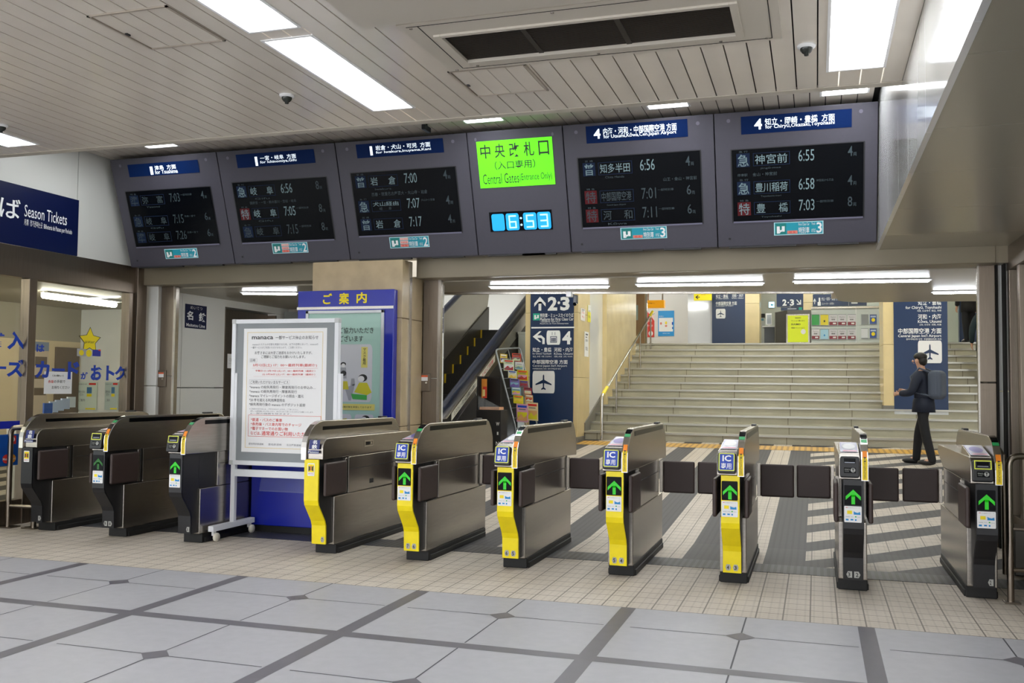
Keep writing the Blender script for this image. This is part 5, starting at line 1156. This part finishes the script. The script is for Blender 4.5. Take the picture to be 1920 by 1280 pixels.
MB().box(a.x, b.x, 24.6, 24.62, UZ, 4.8).build('pane', WGLASS, t); MB().box(b.x - .02, b.x + .03, 24.57, 24.65, UZ, 4.85).build('post', STEELB, t)
S = sY(26, 1184, 572, 1196, 600); t = flat('wall_notice', 'pale sign board seen behind the handrail top', 'notice', Sign((S.O.x, 26, S.O.z), S.U, S.V), mat('fwx', 'cfdcda', .4), .02); S.text('lettering', LETG, [('お知らせ', .2, .5, .8, .6, 0)], t)
struct(MB().box(at(1184, 560, 27).x - 2, at(1209, 560, 27).x, 27, 27.2, UZ, 5).build('wall_left', mat('tan_wall', 'c79a72', .5)))
# right part
CY = 25.0
a, b = at(1451, 586, CY), at(1521, 642, CY)
t = thing('display_cabinet', 'tall grey display cabinet beside the leaflet boards', 'cabinet', (b.x - .4, CY + .5, UZ))
MB()._add([], []).prism([(a.x, CY + .6), (a.x + .02, CY + .6), (at(1476, 600, CY).x, CY), (b.x, CY), (b.x, CY + 1.2), (a.x, CY + 1.2)], 2, UZ, at(1500, 581, CY).z).build('body', mat('cabinet_brown', '5f5d58', .4, .3), t, bevel=.006)
S = sY(CY - .01, 1475, 590, 1517, 643)
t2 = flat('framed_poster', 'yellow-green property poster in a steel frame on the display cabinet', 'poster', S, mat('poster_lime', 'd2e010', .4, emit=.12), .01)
S.text('lettering', LETK, [('相談無料', .37, .09, .64, .14, .01), ('マンション購入なら', .2, .19, .8, .24, .01), ('SUUMO', .2, .31, .62, .37, .03), ('相談マンション', .2, .44, .8, .49, .01)], t2); S.disc('white_badge', PAPER, [(.74, .60, .11, .09)], t2)
S.frame('frame', STEELB, [(-.02, -.02, 1.02, 1.02)], .035, t2, .004)
BY = 25.02
a, b = at(1521, 579, BY), at(1664, 642, BY)
t = thing('leaflet_board', 'pale grey wall board carrying two blocks of leaflet holders', 'display board', ((a.x + b.x) / 2, BY, UZ))
MB().box(a.x, b.x, BY, BY + .08, UZ, a.z).build('back', mat('board_pale', 'c9d0cc', .4), t); MB().box(a.x, b.x, BY - .06, BY + .1, a.z, a.z + .04).build('top_rail', STEEL, t)
MB().box(at(1605, 600, BY).x - .01, at(1605, 600, BY).x + .01, BY - .01, BY, UZ, a.z).box(b.x - .05, b.x, BY - .02, BY, UZ, a.z).build('divider', WHITE, t)
def holders(xs, ys, cols, word):
    for r_, (y0, y1) in enumerate(ys):
        for c_, (x0, x1) in enumerate(xs):
            kind = cols[r_][c_]
            S = sY(BY - .03, x0, y0, x1, y1)
            desc = {'g': 'green', 'y': 'yellow', 'w': 'white and maroon', 'b': 'light blue', 'e': 'empty clear', 'n': 'blue with yellow disc', 'p': 'white'}[kind]
            tt = thing('leaflet_holder', f'{desc} leaflet holder, {["upper", "lower"][r_]} row, number {c_ + 1} from the left of the {word} block'.replace('number 1', 'first').replace('number 2', 'second').replace('number 3', 'third').replace('number 4', 'fourth').replace('number 5', 'fifth'), 'leaflet holder', tuple(S.P(.5, 1)), f'leaflet holders in the {word} block')
            S.slab('leaflet', mat('lf' + kind, {'g': '35a04c', 'y': 'e8d62a', 'w': 'd9d6dc', 'b': 'a9d4ea', 'e': '8c8f90', 'n': '3a569c', 'p': 'dfe2e6'}[kind], .4), tt, .025)
            if kind == 'w': S.rects('title_band', mat('maroon', '8c3440', .5), [(.0, .66, 1, 1)], tt); S.text('lettering', LETK, [('アルバイト', .15, .15, .85, .3, .01), ('情報', .25, .38, .75, .52, .01)], tt, .004); S.rects('white_tag', PAPER, [(.45, .74, .85, .88)], tt, .004)
            if kind == 'n': S.disc('yellow_disc', LETY, [(.5, .55, .28, .2)], tt, .004); S.rects('title_band', mat('palebl', 'b8c8e0', .5), [(.1, .1, .9, .28)], tt)
            if kind in 'yb': S.disc('motif', LETK if kind == 'y' else SKYB, [(.5, .6, .1, .1)], tt, .004)
            S.rects('holder_front', mat('holder_grey', '8f959a', .3), [(-.04, .97, 1.04, 1.03), (-.04, -.05, 1.04, 0)], tt, .01)
X5 = [(1522, 1536), (1538.5, 1553), (1555, 1569.5), (1571.5, 1586.5), (1589.5, 1604)]
holders(X5, [(590, 610), (617, 636)], ['gywww', 'wbwww'], 'left')
X3 = [(1615, 1627), (1631, 1643.5), (1648.5, 1661)]
holders(X3, [(590, 607.5), (616, 634)], ['enn', 'pnn'], 'right')
S = sY(26.2, 1456, 540, 1506, 575); t = thing('hanging_sign', 'navy hanging sign pointing down right to platforms 2 and 3', 'sign', tuple(S.P(.5, 1))); S.slab('panel', NAVY, t, .15)
S.text('lettering', LETW, [('2',) + S.px(1467, 561, 1475, 573) + (.04,), ('3',) + S.px(1481, 561, 1489, 573) + (.04,)], t); S.disc('dot', LETW, [S.uv(1478, 567) + (.03, .035)], t)
q = S.px(1493, 561, 1503, 572); S.polys('arrow', LETW, [sub([(.0, .12), (.12, 0), (.72, .6), (.72, .1), (.9, .1), (.9, .9), (.1, .9), (.1, .72), (.6, .72)], *q)], t)
S2 = sY(26.18, 1464, 576, 1506, 582); S2.slab('lower_panel', NAVY, t, .1); S2.rects('teal_mark', mat('logo_teal', '17a58a', .4), [(.8, .1, .95, .9)], t); S2.rects('white_mark', LETW, [(.3, .4, .7, .6)], t)
MB().box(S.P(.2, 0).x, S.P(.2, 0).x + .04, 26.22, 26.27, S.O.z, 4.9).box(S.P(.8, 0).x, S.P(.8, 0).x + .04, 26.22, 26.27, S.O.z, 4.9).build('hanger', STEEL, t)
MB().box(S2.P(.4, 0).x, S2.P(.4, 0).x + .04, 26.2, 26.24, S2.O.z - .0, S.P(0, 1).z).build('link', STEEL, t)
pier('wall_back', at(1506, 560, 27).x, at(1524, 560, 27).x, 27, 27.8, UZ)
S = sY(26.5, 1524, 552, 1625, 574); t = thing('hanging_sign', 'long navy hanging sign with up arrow and platform 1', 'sign', tuple(S.P(.5, 1))); S.slab('panel', NAVY, t, .15)
S.text('lettering', LETW, [('1',) + S.px(1533, 558, 1538, 566) + (.04,), ('犬山・岐阜・津島 方面',) + S.px(1540, 557, 1573, 563) + (0,), ('エレベーター・お手洗い',) + S.px(1541, 567, 1564, 571) + (0,)], t); S.rects('divider', LETW, [S.px(1591, 554, 1591.6, 573)], t)
S.polys('arrow', LETW, [sub(p, *S.px(1525, 559, 1530, 570)) for p in UPARROW], t, .003, True); S.polys('pictogram', LETW, [rr(*S.px(1533, 566, 1539, 573), .01), rr(*S.px(1596, 561, 1608, 569), .01)], t)
MB().box(S.P(.2, 0).x, S.P(.2, 0).x + .04, 26.55, 26.6, S.O.z, 4.9).box(S.P(.8, 0).x, S.P(.8, 0).x + .04, 26.55, 26.6, S.O.z, 4.9).build('hanger', STEEL, t)
S = sY(29, 1441, 565.5, 1452.5, 577); t = thing('exit_light', 'small lit pale exit lamp on the far upper wall', 'exit sign', tuple(S.P(.5, 1))); S.slab('case', WHITE, t, .06); S.rects('lit_face', mat('exit_lit', 'bfeeff', .4, emit=1.0), [(.05, .05, .95, .95)], t); S.polys('figure', mat('exit_blue', '3a96b4', .5), [[(.3, .5), (.6, .3), (.6, .45), (.8, .45), (.8, .6), (.6, .6), (.6, .75)]], t, .004)
struct(MB().box(at(1424, 560, 29).x - 1, at(1524, 560, 29).x + 6, 29.07, 29.2, UZ, 5).build('wall_back', mat('far_green_white', 'd3d9cf', .4)))
a, b = at(1424, 588, 28.4), at(1434, 642, 28.4)
t = thing('ticket_machine', 'pale grey machine with dark top between pier and display cabinet', 'machine', (a.x + .1, 28.6, UZ))
MB().box(a.x, b.x, 28.4, 28.8, UZ, a.z - .12).build('body', mat('machine_grey', 'b4b9b8', .4), t, bevel=.008); MB().box(a.x, b.x, 28.4, 28.8, a.z - .12, a.z).build('top', DARKC, t); S = sY(28.395, 1426, 597, 1432, 601); S.rects('screen', mat('machine_blue', '4a7f9c', .3), [(0, 0, 1, 1)], t)
a, b = at(1433, 611, 26.5), at(1452, 642, 26.5)
t = thing('service_desk', 'dark grey service desk left of the display cabinet', 'desk', (a.x + .1, 26.7, UZ))
MB().box(a.x, b.x, 26.5, 27, UZ, a.z - .03).build('body', mat('desk_grey', '4c4f55', .45), t, bevel=.006); MB().box(a.x - .05, b.x, 26.45, 27.05, a.z - .03, a.z).build('top', WHITE, t)
a, b = at(1436, 587, 26.6), at(1447, 610, 26.6)
t = thing('monitor', 'white monitor standing on the service desk', 'monitor', (a.x + .08, 26.7, b.z))
MB().box(a.x, b.x, 26.6, 26.68, b.z + .02, a.z).build('case', WHITE, t, bevel=.006); MB().box(a.x + .06, a.x + .1, 26.62, 26.7, b.z - .012, b.z + .02).build('stand', WHITE, t); S = sY(26.598, 1438, 590, 1446, 607); S.rects('screen', mat('mon', '9aa0a6', .3), [(0, 0, 1, 1)], t)

# ------------------------------------------------------------------ people
def skin(name, verts, edges, radii, m, parent, root=0, sub_=1):
    me = bpy.data.meshes.new(name); me.from_pydata(verts, edges, []); me.materials.append(m)
    o = link(name, me, parent)
    md = o.modifiers.new('skin', 'SKIN'); md.use_smooth_shade = True; md.branch_smoothing = .5
    for i, r in enumerate(radii): o.data.skin_vertices[0].data[i].radius = (r, r) if not isinstance(r, tuple) else r
    o.data.skin_vertices[0].data[root].use_root = True
    if sub_: s_ = o.modifiers.new('sub', 'SUBSURF'); s_.levels = sub_; s_.render_levels = sub_ if name == 'body' else 2
    return o
SKINM = mat('skin', 'c79a80', .5); HAIRM = mat('hair', '17130f', .5)
def person(label, loc, rz, coat, trousers, pose, bag=None, shoes='1a1a1c', hat=None, H=1.72):
    t = thing('person', label, 'person', loc, None, rz); t['_local'] = 1
    k = H / 1.72
    def Vv(*a): return (a[0] * k, a[1] * k, a[2] * k)
    st_ = pose.get('stride', .14); ar = pose['arms']
    J = {'pel': Vv(0, 0, .93), 'wai': Vv(0, .0, 1.06), 'che': Vv(0, .02, 1.27), 'nb': Vv(0, .02, 1.42), 'nk': Vv(0, .035, 1.50), 'hd': Vv(0, .06, 1.59), 'ht': Vv(0, .055, 1.655)}
    for s, n in ((-1, 'l'), (1, 'r')):
        f_ = st_ * s
        J['sh' + n] = Vv(s * .17, .01, 1.385); el, wr = ar[n]; J['el' + n] = Vv(*el); J['wr' + n] = Vv(*wr)
        J['hp' + n] = Vv(s * .09, 0, .88); J['kn' + n] = Vv(s * .095, f_ * .55 + .03, .49); J['an' + n] = Vv(s * .095, f_, .09); J['to' + n] = Vv(s * .11, f_ + .15, .035)
    names = list(J); idx = {n: i for i, n in enumerate(names)}
    R_ = {'pel': .13, 'wai': .12, 'che': .14, 'nb': .075, 'nk': .052, 'hd': .088, 'ht': .075, 'sh': .062, 'el': .042, 'wr': .03, 'hp': .085, 'kn': .055, 'an': .04, 'to': .034}
    E_ = [('pel', 'wai'), ('wai', 'che'), ('che', 'nb'), ('nb', 'nk'), ('nk', 'hd'), ('hd', 'ht')]
    for n in 'lr': E_ += [('che', 'sh' + n), ('sh' + n, 'el' + n), ('el' + n, 'wr' + n), ('pel', 'hp' + n), ('hp' + n, 'kn' + n), ('kn' + n, 'an' + n), ('an' + n, 'to' + n)]
    vs = [J[n] for n in names]; es = [(idx[a], idx[b]) for a, b in E_]; rs = [(R_.get(n, R_.get(n[:2], .05))) * k for n in names]
    # hands with five fingers
    for n, s in (('l', -1), ('r', 1)):
        w_ = Vector(J['wr' + n]); d = (w_ - Vector(J['el' + n])).normalized(); side = Vector((-s, 0, 0)); side = (side - d * side.dot(d)).normalized(); pn = d.cross(side)
        pb = len(vs); vs.append(tuple(w_ + d * .07)); rs.append((.022, .03)); es.append((idx['wr' + n], pb))
        for j, (o_, L) in enumerate([(-.027, .055), (-.009, .068), (.009, .064), (.026, .05)]):
            a = w_ + d * .09 + pn * o_; i = len(vs); vs += [tuple(a), tuple(a + d * L * .5 + side * .006), tuple(a + d * L * .8 + side * .03)]; rs += [.0095, .0088, .008]; es += [(pb, i), (i, i + 1), (i + 1, i + 2)]
        a = w_ + d * .03; i = len(vs); vs += [tuple(a - pn * .035 + d * .01), tuple(a - pn * .05 + d * .045 + side * .01)]; rs += [.011, .0095]; es += [(pb, i), (i, i + 1)]
    skin('body', vs, es, rs, SKINM, t)
    # clothes
    cn = ['pel', 'wai', 'che', 'nb', 'shl', 'ell', 'wrl', 'shr', 'elr', 'wrr']; ci = {n: i for i, n in enumerate(cn)}
    cr = {'pel': .165, 'wai': .155, 'che': .175, 'nb': .10, 'sh': .088, 'el': .066, 'wr': .05}
    cv = [J[n] for n in cn]; ce = [(ci[a], ci[b]) for a, b in E_ if a in ci and b in ci]
    skin('coat', cv, ce, [cr.get(n, cr.get(n[:2])) * k for n in cn], coat, t)
    hz_, hr = pose.get('hem', .8), pose.get('hemr', .165) + .012
    tail = MB().lathe([(.12, 1.02 * k), (.158, 1.0 * k), (.166, .93 * k), (hr, hz_ * k), (hr - .012, hz_ * k), (.12, .95 * k)], (0, 0, 0), 24); tail.v = [(x, y * .95, z) for x, y, z in tail.v]; tail.build('coat_tail', coat, t)
    tn = ['pel', 'hpl', 'knl', 'anl', 'hpr', 'knr', 'anr', 'wai']; ti = {n: i for i, n in enumerate(tn)}
    tr2 = {'pel': .115, 'wai': .11, 'hp': .085, 'kn': .075, 'an': .062}
    skin('trousers', [J[n] for n in tn] + [(J[n][0], J[n][1], .03) for n in ('anl', 'anr')], [(ti[a], ti[b]) for a, b in E_ if a in ti and b in ti] + [(ti['anl'], 8), (ti['anr'], 9)], [tr2.get(n, tr2.get(n[:2])) * k for n in tn] + [.058, .058], trousers, t)
    for n in 'lr':
        a, b = Vector(J['an' + n]), Vector(J['to' + n])
        MB().ell((a.x, (a.y + b.y) / 2 + .01, .045), (.048, .14, .045), 14, 8).build('shoe', mat('shoe' + shoes, shoes, .4), t)
    h = Vector(J['hd'])
    hm = MB().ell((h.x, h.y - .018 * k, h.z + .062 * k), (.094 * k, .100 * k, .070 * k), 18, 10).ell((h.x, h.y - .055 * k, h.z + .0 * k), (.085 * k, .062 * k, .085 * k), 16, 8); hm.build('hair', HAIRM, t)
    MB().ell((h.x, h.y + .098 * k, h.z - .005 * k), (.012, .018, .02), 10, 6).build('nose', SKINM, t)
    for s_ in (-1, 1): MB().ell((h.x + s_ * .092 * k, h.y, h.z), (.012, .022, .03), 10, 6).build('ear', SKINM, t)
    for s_ in (-1, 1): MB().ell((h.x + s_ * .032, h.y + .083 * k, h.z + .02), (.008, .005, .005), 10, 6).build('eye', LETK, t)
    MB().ell((h.x, h.y + .085 * k, h.z - .04), (.022, .007, .005), 10, 6).build('mouth', mat('lips', '9a5a50', .5), t)
    if bag:
        o = MB().box(-.15 * k, .15 * k, -.31 * k, -.10 * k, 1.0 * k, 1.44 * k).build('backpack', bag, t, bevel=.08, seg=5)
        for s in (-1, 1): MB().tube([(s * .09, -.16, 1.40), (s * .10, .02, 1.475), (s * .11, .15, 1.34), (s * .12, .08, 1.1), (s * .12, -.15, 1.05)], .016, 8).build('strap', bag, t)
    return t
NAVYC = mat('coat_navy', '141c2e', .75); BLK = mat('cloth_black', '121216', .8); TEALC = mat('coat_dark_teal', '0d2228', .8)
p = at(1733, 872, 15.8)
person('person in dark navy coat with grey backpack walking left beyond the gates', (p.x, 15.8, rampz(15.8)), math.radians(62), NAVYC, BLK,
       {'stride': .16, 'arms': {'l': ((-.24, .08, 1.10), (-.16, .30, 1.08)), 'r': ((.25, .05, 1.10), (.14, .30, 1.12))}, 'hem': .80, 'hemr': .165}, mat('backpack', '4a5260', .7))
ARMS = {'l': ((-.25, -.02, 1.10), (-.24, .08, .85)), 'r': ((.25, -.02, 1.10), (.24, .08, .85))}
p = at(1817, 636, 24.2)
person('person in black standing at the top of the stairs by the right column', (p.x, 24.2, UZ), math.radians(20), BLK, BLK, {'stride': .08, 'arms': ARMS, 'hem': .72})
p = at(1846, 700, 21.5); kk = int((21.5 - SY) / ST) + 1
person('person in dark teal coat on the stairs, mostly hidden by the right column', (p.x, SY + (kk - .5) * ST, SZ + kk * SR), math.radians(0), TEALC, BLK, {'stride': .04, 'arms': ARMS, 'hem': .70, 'hemr': .17})
for o in bpy.data.objects:
    if '_local' in o: del o['_local']
